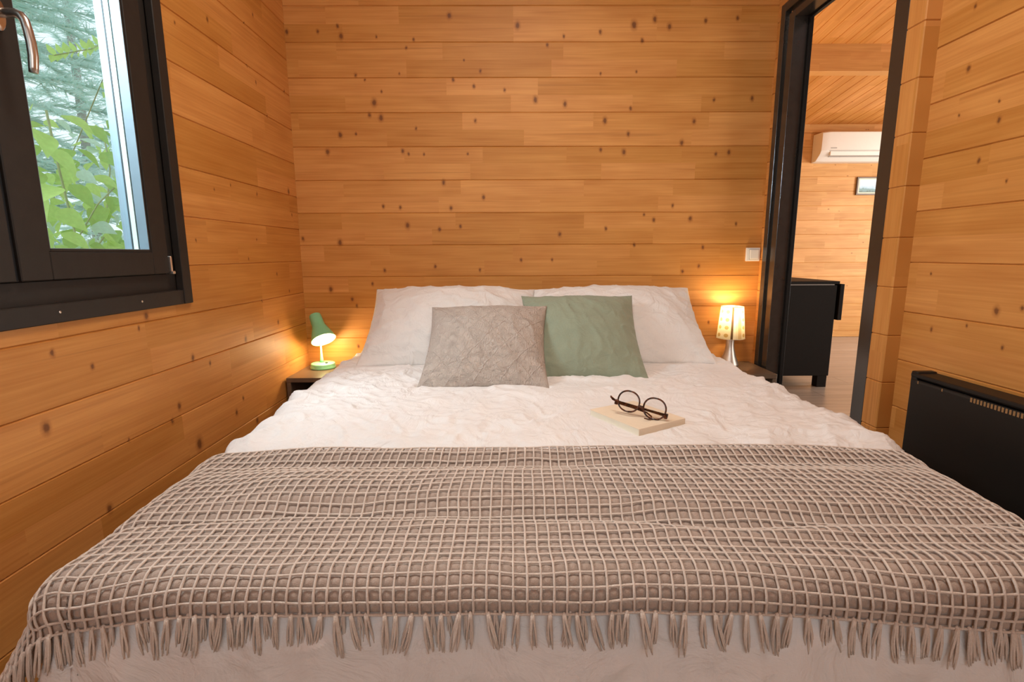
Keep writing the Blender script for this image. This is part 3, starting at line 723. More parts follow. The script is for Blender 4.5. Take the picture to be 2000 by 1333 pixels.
# ---------------------------------------------------------------- pillows and cushions
def pillow_mesh(name, w, h, t, mat, pinch=0.05, seed=0, fold=0.004, n=90, crease=1.0, bl=0.0):
    a = np.linspace(-1, 1, n); U, V = np.meshgrid(a, a, indexing='ij')
    # finer rows near the rim
    U = np.sin(U*math.pi/2)*0.35+U*0.65; V = np.sin(V*math.pi/2)*0.35+V*0.65
    x = w/2*U*(1-pinch*(1-V**2)*U**2); y = h/2*V*(1-pinch*1.2*(1-U**2)*V**2)
    prof = ((1-np.abs(U)**2.3)*(1-np.abs(V)**2.3))
    th = t/2*(0.55*np.maximum(prof, 0)**0.5+0.45*np.maximum(prof, 0)**1.1)
    th *= 1+0.30*V*bl*np.ones_like(U)
    rim = np.maximum(prof, 0)**0.30
    ang = np.arctan2(V, U); rr = np.hypot(U, V)
    P = []
    for sgn in (1, -1):
        sd = seed+(0 if sgn > 0 else 50)
        f = fold*(ridged(U*3.2+0.4*V, V*2.6+U, sd)**2-0.45)*1.6 + fold*crease*(ridged(U*7+V*3, V*5-U*2, sd+1)**3-0.3)
        # folds that fan out from the corners and the side seams
        f += fold*1.2*crease*np.sin(ang*18+3*vnoise(U*3, V*3, sd+2))*sst(rr, 0.75, 1.2)*0.8
        f += fold*0.9*crease*np.sin(V*26+5*vnoise(U*2, V*3, sd+3))*sst(np.abs(U), 0.70, 0.97)
        z = sgn*(th+f*rim*(th > 1e-4))
        P.append(np.stack([x, y, z], -1))
    me1 = grid_mesh(name+'f', P[0], mat); me2 = grid_mesh(name+'b', P[1], mat, True)
    bm = bmesh.new(); bm.from_mesh(me1); bm.from_mesh(me2); bmesh.ops.remove_doubles(bm, verts=bm.verts[:], dist=1e-5)
    bmesh.ops.recalc_face_normals(bm, faces=bm.faces[:])
    for f_ in bm.faces: f_.smooth = True
    me = bpy.data.meshes.new(name); bm.to_mesh(me); bm.free(); me.materials.append(mat)
    bpy.data.meshes.remove(me1); bpy.data.meshes.remove(me2); return me
def lean_matrix(bottom, top, rollz=0.0, yaw=0.0):
    """local x = width, local y = up the cushion, local z = its front"""
    b, t_ = Vector(bottom), Vector(top); yv = (t_-b).normalized()
    xv = Vector((math.cos(yaw), math.sin(yaw), 0)); xv = (xv-yv*xv.dot(yv)).normalized(); zv = xv.cross(yv)
    Rm = Matrix((xv, yv, zv)).transposed().to_4x4() @ Matrix.Rotation(rollz, 4, 'Z')
    Rm.translation = (b+t_)/2; return Rm
def put_pillow(name, label, cat, me, M4, group=None):
    o = link(name, me); o.matrix_world = M4; tag(o, label, cat, group); return o
zb = 0.531
put_pillow('pillow', 'white linen bed pillow leaning on the wall behind the taupe cushion', 'pillow', pillow_mesh('pillow', 0.80, 0.515, 0.23, M['pillow'], 0.050, 3, 0.0085, bl=1.0),
           lean_matrix((-0.272, -0.498, zb), (-0.262, -0.130, 0.812), 0.012), 'bed pillows')
put_pillow('pillow', 'white linen bed pillow leaning on the wall behind the sage green cushion', 'pillow', pillow_mesh('pillow_r', 0.81, 0.515, 0.23, M['pillow'], 0.050, 13, 0.0085, bl=1.0),
           lean_matrix((0.515, -0.490, zb), (0.510, -0.115, 0.812), -0.004), 'bed pillows')
put_pillow('cushion', 'square sage green linen cushion propped against the white pillow', 'cushion', pillow_mesh('cushion_g', 0.500, 0.485, 0.19, M['green_linen'], 0.075, 23, 0.0060, crease=0.8, bl=0.6),
           lean_matrix((0.300, -0.750, 0.518), (0.312, -0.405, 0.803), 0.012, -0.02), 'cushions')
put_pillow('cushion', 'square taupe textured cushion in front of the white pillow', 'cushion', pillow_mesh('cushion_t', 0.495, 0.462, 0.19, M['taupe'], 0.075, 33, 0.0050, crease=0.6, bl=0.6),
           lean_matrix((-0.094, -0.875, 0.515), (-0.082, -0.530, 0.772), -0.006, -0.07), 'cushions')

# ---------------------------------------------------------------- nightstands
def nightstand(name, x0, x1, y0, y1, zt, label):
    o = empty(name, ((x0+x1)/2, (y0+y1)/2, 0)); tag(o, label, 'nightstand', 'nightstands'); Q = tuple(o.location); mt = M['nightstand']
    box('top', x0, x1, y0, y1, zt-0.022, zt, mt, o, 0.0015, Q)
    box('side_panel', x0, x0+0.020, y0+0.002, y1, 0.02, zt-0.022, mt, o, 0.0015, Q)
    box('side_panel', x1-0.020, x1, y0+0.002, y1, 0.02, zt-0.022, mt, o, 0.0015, Q)
    box('shelf', x0+0.020, x1-0.020, y0+0.006, y1, zt-0.20, zt-0.182, mt, o, 0.0015, Q)
    box('bottom', x0+0.020, x1-0.020, y0+0.006, y1, 0.02, 0.04, mt, o, 0.0015, Q)
    box('back_panel', x0+0.020, x1-0.020, y1-0.008, y1, 0.04, zt-0.022, M['black_furniture'], o, 0, Q)
    for fx in (x0+0.03, x1-0.03):
        for fy in (y0+0.03, y1-0.03): lathe('foot', [(0.012, 0), (0.014, 0.004), (0.014, 0.021)], M['black_furniture'], o, 12, loc=(fx-Q[0], fy-Q[1], 0))
    return o
nightstand('nightstand', -1.066, -0.775, -0.312, -0.004, 0.420, 'dark open nightstand carrying the mint green desk lamp')
nightstand('nightstand', 1.035, 1.298, -0.307, -0.004, 0.424, 'dark open nightstand carrying the lamp with the patterned shade')

# ---------------------------------------------------------------- green desk lamp
LB = Vector((-0.966, -0.092, 0.420))
o = empty('desk_lamp', tuple(LB)); tag(o, 'small mint green desk lamp with tilted bell shade, lit, on the nightstand in the corner', 'lamp')
bs = lathe('base', [(0.050, 0), (0.0615, 0.001), (0.0635, 0.004), (0.0635, 0.008), (0.0605, 0.011), (0.0605, 0.022), (0.0590, 0.0265), (0.0540, 0.0285), (0.001, 0.0285)], M['green_enamel'], o, 48)
auto_smooth(bs, 50)
lathe('switch_button', [(0.007, 0), (0.007, 0.004), (0.005, 0.0055)], M['cable'], bs, 14, loc=(0.022, -0.012, 0.0283))
lathe('stem', [(0.0100, 0.028), (0.0085, 0.045), (0.0060, 0.075), (0.0048, 0.10), (0.0048, 0.135)], M['green_enamel'], o, 20, loc=(-0.010, 0.012, 0))
AX = Vector((0.417, -0.446, -0.792)).normalized()
OC = LB+Vector((0.018, -0.018, 0.152))           # centre of the opening
rotq = AX.to_track_quat('Z', 'Y').to_euler()
sh_o = [(0.0275, -0.150), (0.0290, -0.147), (0.0300, -0.140), (0.0325, -0.085), (0.0360, -0.075), (0.0480, -0.045), (0.0580, -0.015), (0.0625, 0.0)]
sh_i = [(0.0605, 0.0), (0.0560, -0.015), (0.0455, -0.045), (0.0320, -0.074), (0.0270, -0.085), (0.0260, -0.140)]
V, Fc = lathe_data(sh_o+sh_i, 48, False, False); Fc.append(tuple(range(48))[::-1]); Fc.append(tuple(range(13*48, 14*48)))
bm = bmesh.new(); bm_add(bm, V, Fc); sh = bm_obj('shade', bm, M['green_enamel'], o, None, True); auto_smooth(sh, 55)
sh.location = OC-LB; sh.rotation_euler = rotq
lathe('bulb', [(0.012, -0.085), (0.022, -0.065), (0.036, -0.045), (0.0455, -0.026), (0.0500, -0.013), (0.047, -0.008), (0.03, -0.0035), (0.002, -0.002)], M['bulb'], sh, 40)
jl = [Vector((-0.010, 0.012, 0.130)), Vector((-0.012, 0.014, 0.16)), (OC-LB)-AX*0.105+Vector((0, 0.02, 0))]
tube('joint_arm', jl, 0.005, M['green_enamel'], o, 10)
tube('cord', [(-0.058, 0.02, 0.006), (-0.072, 0.045, 0.004), (-0.085, 0.070, 0.004), (-0.092, 0.082, 0.003)], 0.003, M['cable'], o, 8)
ld = bpy.data.lights.new('desk_lamp_light', 'POINT'); ld.energy = 2.7; ld.color = (1.0, 0.70, 0.38); ld.shadow_soft_size = 0.030
lo = bpy.data.objects.new('desk_lamp_light', ld); COL.objects.link(lo); lo.parent = o; lo.location = (OC-LB)+AX*0.032

# ---------------------------------------------------------------- table lamp with patterned shade
TB = Vector((1.153, -0.092, 0.424))
o = empty('table_lamp', tuple(TB)); tag(o, 'small steel table lamp with a glowing striped and dotted shade beside the doorway', 'lamp')
lathe('base', [(0.040, 0), (0.0475, 0.001), (0.0490, 0.004), (0.0480, 0.010), (0.0400, 0.030), (0.0310, 0.055), (0.0240, 0.082), (0.0205, 0.105), (0.0200, 0.125), (0.0210, 0.145), (0.0225, 0.150), (0.001, 0.151)], M['steel'], o, 48)
def shade_mat():
    t = NT('patterned_shade'); s3 = t.sep(t.objco())
    an = t.math('MULTIPLY', t.math('ARCTAN2', s3[1], s3[0]), 1/(2*math.pi))        # -0.5 .. 0.5, front is -0.25
    st = t.math('FRACT', t.math('ADD', t.math('MULTIPLY', an, 3.0), 0.968))
    cream = (0.90, 0.80, 0.58); col = cream
    b1 = t.math('MULTIPLY', t.math('GREATER_THAN', st, 0.02), t.math('LESS_THAN', st, 0.10))
    b2 = t.math('MULTIPLY', t.math('GREATER_THAN', st, 0.28), t.math('LESS_THAN', st, 0.42))
    b3 = t.math('MULTIPLY', t.math('GREATER_THAN', st, 0.10), t.math('LESS_THAN', st, 0.19))
    col = t.mix(b3, cream, (0.95, 0.90, 0.75)); col = t.mix(b2, col, (0.72, 0.54, 0.30)); col = t.mix(b1, col, (0.16, 0.10, 0.055))
    # dots between the bands
    zz = t.math('SUBTRACT', t.math('FRACT', t.math('MULTIPLY', s3[2], 1/0.040)), 0.5)
    for cx in (0.56, 0.86):
        da = t.math('MULTIPLY', t.math('SUBTRACT', st, cx), 2*math.pi/3*0.058)
        dd = t.math('SQRT', t.math('ADD', t.math('POWER', da, 2.0), t.math('POWER', t.math('MULTIPLY', zz, 0.040), 2.0)))
        col = t.mix(t.maprange(dd, 0.0105, 0.0088), col, (0.62, 0.43, 0.17))
    t.n.remove(t.b)
    df = t.node('ShaderNodeBsdfDiffuse'); tl = t.node('ShaderNodeBsdfTranslucent'); mx = t.node('ShaderNodeMixShader'); mx.inputs[0].default_value = 0.62
    dim = t.mix(1.0, col, (0.46, 0.46, 0.46), 'MULTIPLY')
    t.put(df.inputs[0], dim); t.put(tl.inputs[0], dim); t.l.new(df.outputs[0], mx.inputs[1]); t.l.new(tl.outputs[0], mx.inputs[2]); t.l.new(mx.outputs[0], t.out.inputs[0])
    return t.m
M['shade'] = shade_mat()
shd = lathe('shade', [(0.0695, 0.0), (0.0545, 0.163)], M['shade'], o, 64, False, False, loc=(0, 0, 0.144))
for r_, z_ in ((0.0697, 0.0), (0.0547, 0.163)):
    V, Fc = [], []
    ring = [(r_*math.cos(2*math.pi*k/64), r_*math.sin(2*math.pi*k/64), z_) for k in range(65)]
    tube('shade_rim', ring, 0.0012, M['steel'], shd, 6)
tube('socket', [(0, 0, 0.148), (0, 0, 0.185)], 0.010, M['white_plastic'], o, 14)
lathe('bulb', [(0.008, 0.182), (0.014, 0.195), (0.020, 0.215), (0.021, 0.228), (0.016, 0.244), (0.001, 0.250)], M['bulb'], o, 24)
ld = bpy.data.lights.new('table_lamp_light', 'POINT'); ld.energy = 4.6; ld.color = (1.0, 0.70, 0.38); ld.shadow_soft_size = 0.026
lo = bpy.data.objects.new('table_lamp_light', ld); COL.objects.link(lo); lo.parent = o; lo.location = (0, 0, 0.280)

# ---------------------------------------------------------------- book and glasses
BKZ = 0.518
a_ = at((1152, 800), 2, 0.540); b_ = at((1248, 839), 2, 0.540); c_ = at((1340, 818), 2, 0.540)
ex = Vector(b_-a_); Lx = ex.length; ex.normalize(); ey = Vector((-ex.y, ex.x, 0)); Ly = abs(Vector(c_-b_).dot(ey))
bk = empty('book', (b_[0], b_[1], BKZ), (0, 0, math.atan2(ex.y, ex.x))); tag(bk, 'closed book with plain beige cover and cream pages lying on the duvet', 'book')
# local: origin at the near corner, -x towards the left corner, +y towards the right corner
box('cover', -Lx, 0, 0, Ly, 0.0200, 0.0220, M['cover'], bk, 0.0005)
box('cover', -Lx, 0, 0, Ly, 0.0, 0.0018, M['cover'], bk, 0.0005)
box('spine', -0.0014, 0.0006, 0.0, Ly, 0.0, 0.0220, M['cover'], bk, 0.0006)
box('pages', -Lx+0.002, -0.0014, 0.0012, Ly-0.002, 0.0018, 0.0200, M['paper'], bk, 0.0003)

def tortoise():
    t = NT('tortoiseshell'); n = t.noise(t.objco(), 130, 3, 0.6, 0.8)
    t.base(t.mix(t.maprange(n, 0.42, 0.62), (0.012, 0.005, 0.004), (0.13, 0.035, 0.014)), 0.18, 0, 0.6); return t.m
M['tortoise'] = tortoise()
l1 = Vector(at((1228, 783.5), 2, 0.5835)); l2 = Vector(at((1278.6, 798), 2, 0.5725))
dirx = (l2-l1); sepd = dirx.length; dirx.normalize()
T_ = M['tortoise']; RL = 0.0300; hx = sepd/2; CZ = 0.034
mid = (l1+l2)/2; TILT = math.radians(-10)
Rg = Matrix.Rotation(math.atan2(dirx.y, dirx.x), 4, 'Z') @ Matrix.Rotation(math.asin(-dirx.z), 4, 'Y') @ Matrix.Rotation(TILT, 4, 'X')
gl = empty('eyeglasses', tuple(mid-Rg.to_3x3() @ Vector((0, 0, CZ))-Vector((0, 0, 0.0014)))); gl.rotation_euler = Rg.to_euler()
tag(gl, 'folded round tortoiseshell eyeglasses lying on the beige book', 'eyeglasses')
# local: x along the front (to the near lens), z up, -y towards the viewer's side
for sx in (-1, 1):
    ring = []
    for k in range(49):
        a = 2*math.pi*k/48; sn, cs_ = math.sin(a), math.cos(a)
        ring.append((sx*hx+RL*1.04*(abs(cs_)**0.93)*(1 if cs_ >= 0 else -1), 0, CZ+RL*0.99*(abs(sn)**0.93)*(1 if sn >= 0 else -1)))
    rim = tube('rim', ring, 0.0025, T_, gl, 8)
    V = [(sx*hx, 0, CZ)]+[(sx*hx+(p[0]-sx*hx)*0.97, 0, CZ+(p[2]-CZ)*0.97) for p in ring[:-1]]
    bm = bmesh.new(); bm_add(bm, [(x, 0.0006, z) for x, y, z in V]+[(x, -0.0006, z) for x, y, z in V],
        [(0, i+1, (i+1) % 48+1) for i in range(48)]+[(49, 49+(i+1) % 48+1, 49+i+1) for i in range(48)]+[(i+1, 50+i, 50+(i+1) % 48, (i+1) % 48+1) for i in range(48)])
    bm_obj('lens', bm, M['lens'], rim)
    e0 = hx+RL*1.04
    xs = sorted((sx*(e0-0.002), sx*(e0+0.008)))
    box('end_piece', xs[0], xs[1], -0.003, 0.007, CZ-0.019, CZ-0.004, T_, gl, 0.0015)
tube('bridge', [(-hx+RL*1.03, 0, CZ-0.007), (-0.003, -0.0008, CZ-0.005), (0.003, -0.0008, CZ-0.005), (hx-RL*1.03, 0, CZ-0.007)], 0.0036, T_, gl, 10)
xe = hx+RL*1.04+0.005
def temple(path, hh):
    bm = bmesh.new(); pv = [Vector(p) for p in path]; V, Fc = [], []
    for i, p in enumerate(pv):
        dv = (pv[min(i+1, len(pv)-1)]-pv[max(i-1, 0)]).normalized(); sd = dv.cross(Vector((0, 0, 1))).normalized()*0.0014; up = Vector((0, 0, 1))*hh[i]
        V += [p-sd-up, p+sd-up, p+sd+up, p-sd+up]
    for i in range(len(pv)-1):
        for k in range(4): Fc.append((i*4+k, i*4+(k+1) % 4, i*4+4+(k+1) % 4, i*4+4+k))
    Fc += [(0, 1, 2, 3), tuple(range(len(V)-4, len(V)))]
    bm_add(bm, V, Fc); return bm_obj('temple', bm, T_, gl)
temple([(xe-0.001, 0.005, CZ-0.0115), (xe-0.004, 0.011, CZ-0.0115), (0.02, 0.013, CZ-0.0115), (-xe+0.012, 0.015, CZ-0.0115), (-xe-0.006, 0.017, CZ-0.011), (-xe-0.016, 0.018, CZ-0.008), (-xe-0.024, 0.019, CZ-0.003)], [0.0048, 0.0044, 0.0034, 0.0030, 0.0028, 0.0038, 0.0026])
temple([(-xe+0.001, 0.005, CZ-0.0125), (-xe+0.004, 0.008, CZ-0.0135), (-0.02, 0.0095, CZ-0.0155), (0.018, 0.009, CZ-0.0185), (0.034, 0.004, CZ-0.025), (0.036, -0.004, CZ-0.0305), (0.030, -0.014, CZ-0.0315), (0.021, -0.024, CZ-0.0305)], [0.0040, 0.0036, 0.0028, 0.0022, 0.0020, 0.0018, 0.0018, 0.0012])

# ---------------------------------------------------------------- soft things give way where they press on each other
from mathutils.bvhtree import BVHTree
from mathutils.kdtree import KDTree
bpy.context.view_layer.update()
def world_bvh(objs):
    V, Fc = [], []
    for o in objs:
        b = len(V); V += [o.matrix_world @ q.co for q in o.data.vertices]; Fc += [tuple(i+b for i in p.vertices) for p in o.data.polygons]
    return BVHTree.FromPolygons(V, Fc)
def dent(soft, firm, keep=0.001):
    """the softer thing behind gives way to the one leaning on it: its surface is pressed back along the leaning thing's axis"""
    b = world_bvh([firm]); mw = soft.matrix_world; mi = mw.inverted()
    back = -Vector(firm.matrix_world.col[2][:3]).normalized(); P = [mw @ q.co for q in soft.data.vertices]; mv = {}
    for i, p in enumerate(P):
        h_ = b.ray_cast(p+back*0.5, -back, 0.6)
        if h_[0] is not None:
            s_ = (p-h_[0]).dot(-back)
            if keep < s_ < 0.07: mv[i] = s_-keep
    if not mv: return
    kd = KDTree(len(mv)); keys = list(mv)
    for k, i in enumerate(keys): kd.insert(P[i], k)
    kd.balance()
    for i, p in enumerate(P):
        if i in mv: d_ = mv[i]
        else:
            co, k, r_ = kd.find(p); d_ = mv[keys[k]]*(1-r_/0.035)**2 if r_ < 0.035 else 0.0
        if d_: soft.data.vertices[i].co = mi @ (p+back*d_)
    soft.data.update()
pw_l, pw_r = [o for o in SC.objects if o.name.startswith('pillow') and o.parent is None]
cu_g, cu_t = [o for o in SC.objects if o.name.startswith('cushion') and o.parent is None]
dent(pw_r, pw_l); dent(cu_g, cu_t); dent(pw_r, cu_g); dent(pw_l, cu_t); dent(pw_l, cu_g)
# the duvet sinks under pillows, cushions and book
cov = np.empty(nu*nv*3, np.float32); duv.data.vertices.foreach_get('co', cov); G = cov.reshape(nu, nv, 3).astype(float)+base
low = np.zeros((nu, nv))
for things in ([pw_l], [pw_r], [cu_g], [cu_t], list(bk.children)):
    b = world_bvh(things)
    for i, j in zip(*np.where(G[..., 2] > 0.46)):
        h_ = b.ray_cast(Vector((G[i, j, 0], G[i, j, 1], 0.30)), Vector((0, 0, 1)), 0.45)
        if h_[0] is not None: low[i, j] = max(low[i, j], G[i, j, 2]-h_[0].z-0.0008)
soft_low = low.copy()
for _ in range(3):                                        # the cloth bends over a few millimetres around the dent
    k = np.pad(soft_low, 1, mode='edge'); soft_low = np.maximum(low, (k[:-2, 1:-1]+k[2:, 1:-1]+k[1:-1, :-2]+k[1:-1, 2:]+4*k[1:-1, 1:-1])/8)
G[..., 2] -= soft_low
# and lies inside the throw
b = world_bvh([o for o in thr.children if o.name.startswith('cloth')])
hwv = hw(np.minimum(v, VF)); mg = 0.004
for i, j in zip(*np.where(v > V0-0.02)):
    x_, y_, z_ = G[i, j]
    if z_ > 0.42:
        h_ = b.ray_cast(Vector((x_, y_, 1.0)), Vector((0, 0, -1)))
        if h_[0] is not None and z_ > h_[0].z-mg: G[i, j, 2] = z_ = max(h_[0].z-mg, z_-0.03)
    if abs(u[i, j]) > hwv[i, j]+0.03:
        sg_ = 1 if u[i, j] > 0 else -1; h_ = b.ray_cast(Vector((BXC+sg_*2.0, y_, z_)), Vector((-sg_, 0, 0)))
        if h_[0] is not None and (h_[0].x-BXC)*sg_ > 0.7 and (x_-h_[0].x)*sg_ > -mg: G[i, j, 0] = x_ = h_[0].x-sg_*mg
    if v[i, j] > VF+0.02:
        h_ = b.ray_cast(Vector((x_, -4.0, z_)), Vector((0, 1, 0)))
        if h_[0] is not None and h_[0].y < -1.85 and y_ < h_[0].y+mg: G[i, j, 1] = h_[0].y+mg
duv.data.vertices.foreach_set('co', (G-base).reshape(-1).astype(np.float32)); duv.data.update()

# ---------------------------------------------------------------- wall heater
hx0, hx1 = 1.232, 1.300
o = empty('wall_heater', (1.27, -1.70, 0.20)); tag(o, 'black flat panel heater mounted low on the pine wall beside the bed', 'heater'); Q = tuple(o.location)
HY1, HY0 = -1.182, -2.15
fp = box('front_panel', hx0, hx0+0.016, HY0, HY1, 0.20, 0.622, M['heater'], o, 0.002, Q)
box('body', hx0+0.016, hx1, HY0+0.004, HY1-0.004, 0.205, 0.628, M['heater'], o, 0.002, Q)
box('top_cap', hx0-0.001, hx1, HY0-0.001, HY1+0.002, 0.628, 0.641, M['heater'], o, 0.004, Q, 2)
box('end_cap', hx0+0.002, hx1-0.004, HY1-0.020, HY1+0.004, 0.60, 0.646, M['heater'], o, 0.004, Q, 2)
box('groove', hx0-0.0006, hx0+0.004, HY0+0.01, HY1-0.02, 0.614, 0.619, M['cable'], fp, 0, Q)
for yy in (-1.2115, -1.2975): box('vent_slot', hx0-0.001, hx0+0.003, yy-0.0018, yy+0.0018, 0.612, 0.620, M['heater_slot'], fp, 0, Q)
yy = -1.390
while yy > HY0+0.06:
    box('vent_slot', hx0-0.001, hx0+0.003, yy-0.0027, yy+0.0027, 0.608, 0.620, M['heater_slot'], fp, 0, Q); yy -= 0.0097
for by in (-1.35, -1.95): box('wall_bracket', hx1-0.002, XR+0.001, by-0.02, by+0.02, 0.25, 0.58, M['heater'], o, 0.001, Q)

# ---------------------------------------------------------------- living room things
o = empty('drop_leaf_table', (2.0, 1.45, 0)); tag(o, 'black folded drop-leaf table standing behind the doorway', 'table'); Q = tuple(o.location); K = M['black_furniture']
box('body', 1.62, 2.405, 1.02, 1.86, 0.088, 0.768, K, o, 0.003, Q)
box('table_top', 1.60, 2.412, 1.005, 1.88, 0.776, 0.797, K, o, 0.002, Q)
box('top_gap_strip', 1.62, 2.38, 1.016, 1.87, 0.768, 0.776, M['grey_plastic'], o, 0, Q)
box('leaf', 2.418, 2.448, 1.005, 1.88, 0.512, 0.776, K, o, 0.002, Q)
box('leaf', 1.564, 1.594, 1.005, 1.88, 0.512, 0.776, K, o, 0.002, Q)
for lx in (1.64, 2.325):
    for ly in (1.025, 1.79): box('leg', lx, lx+0.072, ly, ly+0.065, 0, 0.09, K, o, 0.002, Q)
# lamp on that table, hidden by the door frame: it lights the ceiling boards
o = empty('table_lamp', (1.80, 1.45, 0.797)); tag(o, 'steel lamp standing on the black drop-leaf table behind the door frame', 'lamp')
lathe('base', [(0.06, 0), (0.062, 0.006), (0.03, 0.02), (0.012, 0.04), (0.010, 0.30)], M['steel'], o, 32)
lathe('shade', [(0.12, 0.0), (0.085, 0.17)], M['white_plastic'], o, 48, False, False, loc=(0, 0, 0.28))
lathe('bulb', [(0.010, 0.298), (0.022, 0.32), (0.026, 0.345), (0.016, 0.37), (0.001, 0.376)], M['bulb'], o, 20)
ld = bpy.data.lights.new('living_lamp_light', 'POINT'); ld.energy = 30; ld.color = (1.0, 0.74, 0.42); ld.shadow_soft_size = 0.06
lo = bpy.data.objects.new('living_lamp_light', ld); COL.objects.link(lo); lo.parent = o; lo.location = (0, 0, 0.46)

# air conditioner
ac = empty('air_conditioner', (3.88, YF, 2.0)); tag(ac, 'white split air conditioner high on the far pine wall', 'air conditioner'); Q = tuple(ac.location)
x0, x1 = 3.455, 4.30
prof = [(YF-0.005, 2.318), (3.150, 2.318), (3.118, 2.300), (3.110, 2.270), (3.110, 2.105), (3.130, 2.070), (3.235, 2.010), (YF-0.005, 2.004)]
prof = [(YF-0.005, 2.310), (3.145, 2.310), (3.125, 2.298), (3.122, 2.270), (3.128, 2.110), (3.150, 2.075), (3.245, 2.008), (YF-0.005, 2.004)]
V, Fc = extrude_profile(prof, 0, x0+0.07, x1); 
n = len(prof); cxm, czm = YF-0.06, 2.15
V += [(x0, cxm+(p-cxm)*0.80, czm+(z-czm)*0.97) if p < YF-0.01 else (x0, p, czm+(z-czm)*0.985) for p, z in prof]
Fc = [f for f in Fc if f != tuple(range(n))[::-1]]
Fc += [(2*n+i, 2*n+(i+1) % n, (i+1) % n, i) for i in range(n)]+[tuple(range(2*n, 3*n))[::-1]]
bm = bmesh.new(); bm_add(bm, V, Fc); bo = bm_obj('housing', bm, M['white_plastic'], ac, Q, True); auto_smooth(bo, 25)
box('flap', x0+0.085, x1-0.02, 3.1275, 3.150, 2.055, 2.098, M['white_plastic'], ac, 0.002, Q)
box('seam', x0+0.075, x1-0.01, 3.1255, 3.135, 2.1045, 2.1075, M['grey_plastic'], ac, 0, Q)
box('seam', x0+0.085, x1-0.01, 3.150, 3.170, 2.0445, 2.0500, M['grey_plastic'], ac, 0, Q)
box('badge', x0+0.085, x0+0.150, 3.1240, 3.128, 2.128, 2.137, M['grey_plastic'], ac, 0, Q)

# framed landscape picture
pf = empty('picture_frame', (4.12, YF, 1.654)); tag(pf, 'small dark framed landscape picture hanging below the air conditioner', 'picture'); Q = tuple(pf.location)
x0, x1, z0, z1 = 3.995, 4.275, 1.654, 1.852
fm = M['nightstand']
box('frame', x0, x0+0.016, YF-0.024, YF, z0, z1, fm, pf, 0.001, Q); box('frame', x1-0.016, x1, YF-0.024, YF, z0, z1, fm, pf, 0.001, Q)
box('frame', x0+0.016, x1-0.016, YF-0.024, YF, z0, z0+0.014, fm, pf, 0.001, Q); box('frame', x0+0.016, x1-0.016, YF-0.024, YF, z1-0.014, z1, fm, pf, 0.001, Q)
box('mat_board', x0+0.016, x1-0.016, YF-0.012, YF, z0+0.014, z1-0.014, M['paper'], pf, 0, Q)
def landscape():
    t = NT('landscape_print'); s3 = t.sep(t.pos()); z = t.math('MULTIPLY_ADD', t.noise(t.pos(), 30, 3), 0.05, s3[2])
    col = t.mix(t.maprange(z, 1.75, 1.83), (0.30, 0.48, 0.62), (0.70, 0.80, 0.86))
    col = t.mix(t.maprange(z, 1.752, 1.745), col, (0.12, 0.24, 0.25)); col = t.mix(t.maprange(z, 1.728, 1.716), col, (0.05, 0.09, 0.05)); t.base(col, 0.35); return t.m
M['landscape'] = landscape()
box('print', x0+0.036, x1-0.036, YF-0.0135, YF-0.011, z0+0.030, z1-0.030, M['landscape'], pf, 0, Q)

# ---------------------------------------------------------------- garden outside the window
def leaf_mat(name, c, tr):
    t = NT(name); n = t.noise(t.objco(), 6, 3); s3 = t.sep(t.objco())
    col = t.mix(n, tuple(x*0.8 for x in c), tuple(min(1, x*1.2) for x in c))
    t.n.remove(t.b); df = t.node('ShaderNodeBsdfDiffuse'); tl = t.node('ShaderNodeBsdfTranslucent'); mx = t.node('ShaderNodeMixShader'); mx.inputs[0].default_value = tr
    t.put(df.inputs[0], col); t.put(tl.inputs[0], col); t.l.new(df.outputs[0], mx.inputs[1]); t.l.new(tl.outputs[0], mx.inputs[2]); t.l.new(mx.outputs[0], t.out.inputs[0]); return t.m
M['leaf'] = leaf_mat('bright_leaf', (0.42, 0.62, 0.20), 0.5)
M['leaf2'] = leaf_mat('yellow_green_leaf', (0.58, 0.78, 0.27), 0.5)
M['leaf3'] = leaf_mat('pale_leaf', (0.62, 0.80, 0.66), 0.4)
M['needle'] = leaf_mat('grey_green_needles', (0.62, 0.78, 0.72), 0.5)
M['hedge'] = leaf_mat('pale_foliage', (0.56, 0.70, 0.52), 0.4)
def leaf_mesh(mat, r):
    n = 7; V, Fc = [], []
    cv = 0.10+0.12*r.random(); fo = 0.16+0.14*r.random()
    for i in range(n+1):
        f = i/n; wv_ = 0.33*math.sin(math.pi*min(1, f**0.72))*(1-0.35*f)*1.15
        zc = -cv*f*f
        V += [(-wv_, f, zc+fo*wv_), (-wv_*0.5, f, zc+fo*wv_*0.3), (0, f, zc), (wv_*0.5, f, zc+fo*wv_*0.3), (wv_, f, zc+fo*wv_)]
    for i in range(n):
        for k in range(4): Fc.append((i*5+k, i*5+k+1, i*5+5+k+1, i*5+5+k))
    return mesh('leaf', V, Fc, mat, True)
lr = random.Random(5)
LM = {k: [leaf_mesh(M[k], lr) for _ in range(3)] for k in ('leaf', 'leaf2', 'leaf3')}
def bush(name, label, stem_base, leaves, stems):
    o = empty(name, stem_base); tag(o, label, 'bush'); Q = Vector(stem_base)
    for pth, r_ in stems: tube('stem', [Vector(p)-Q for p in pth], r_, M['twig'], o, 6)
    for (p, size, kind, d_) in leaves:
        l = link('leaf', lr.choice(LM[kind]), o, tuple(Vector(p)-Q)); l.scale = (size, size, size)
        q = Vector(d_).to_track_quat('Y', 'Z').to_euler(); q2 = Matrix.Rotation((lr.random()-0.5)*1.6, 4, Vector(d_).normalized())
        l.rotation_euler = (q2 @ q.to_matrix().to_4x4()).to_euler()
    return o
def wpt(px, x): return Vector(at(px, 0, x))
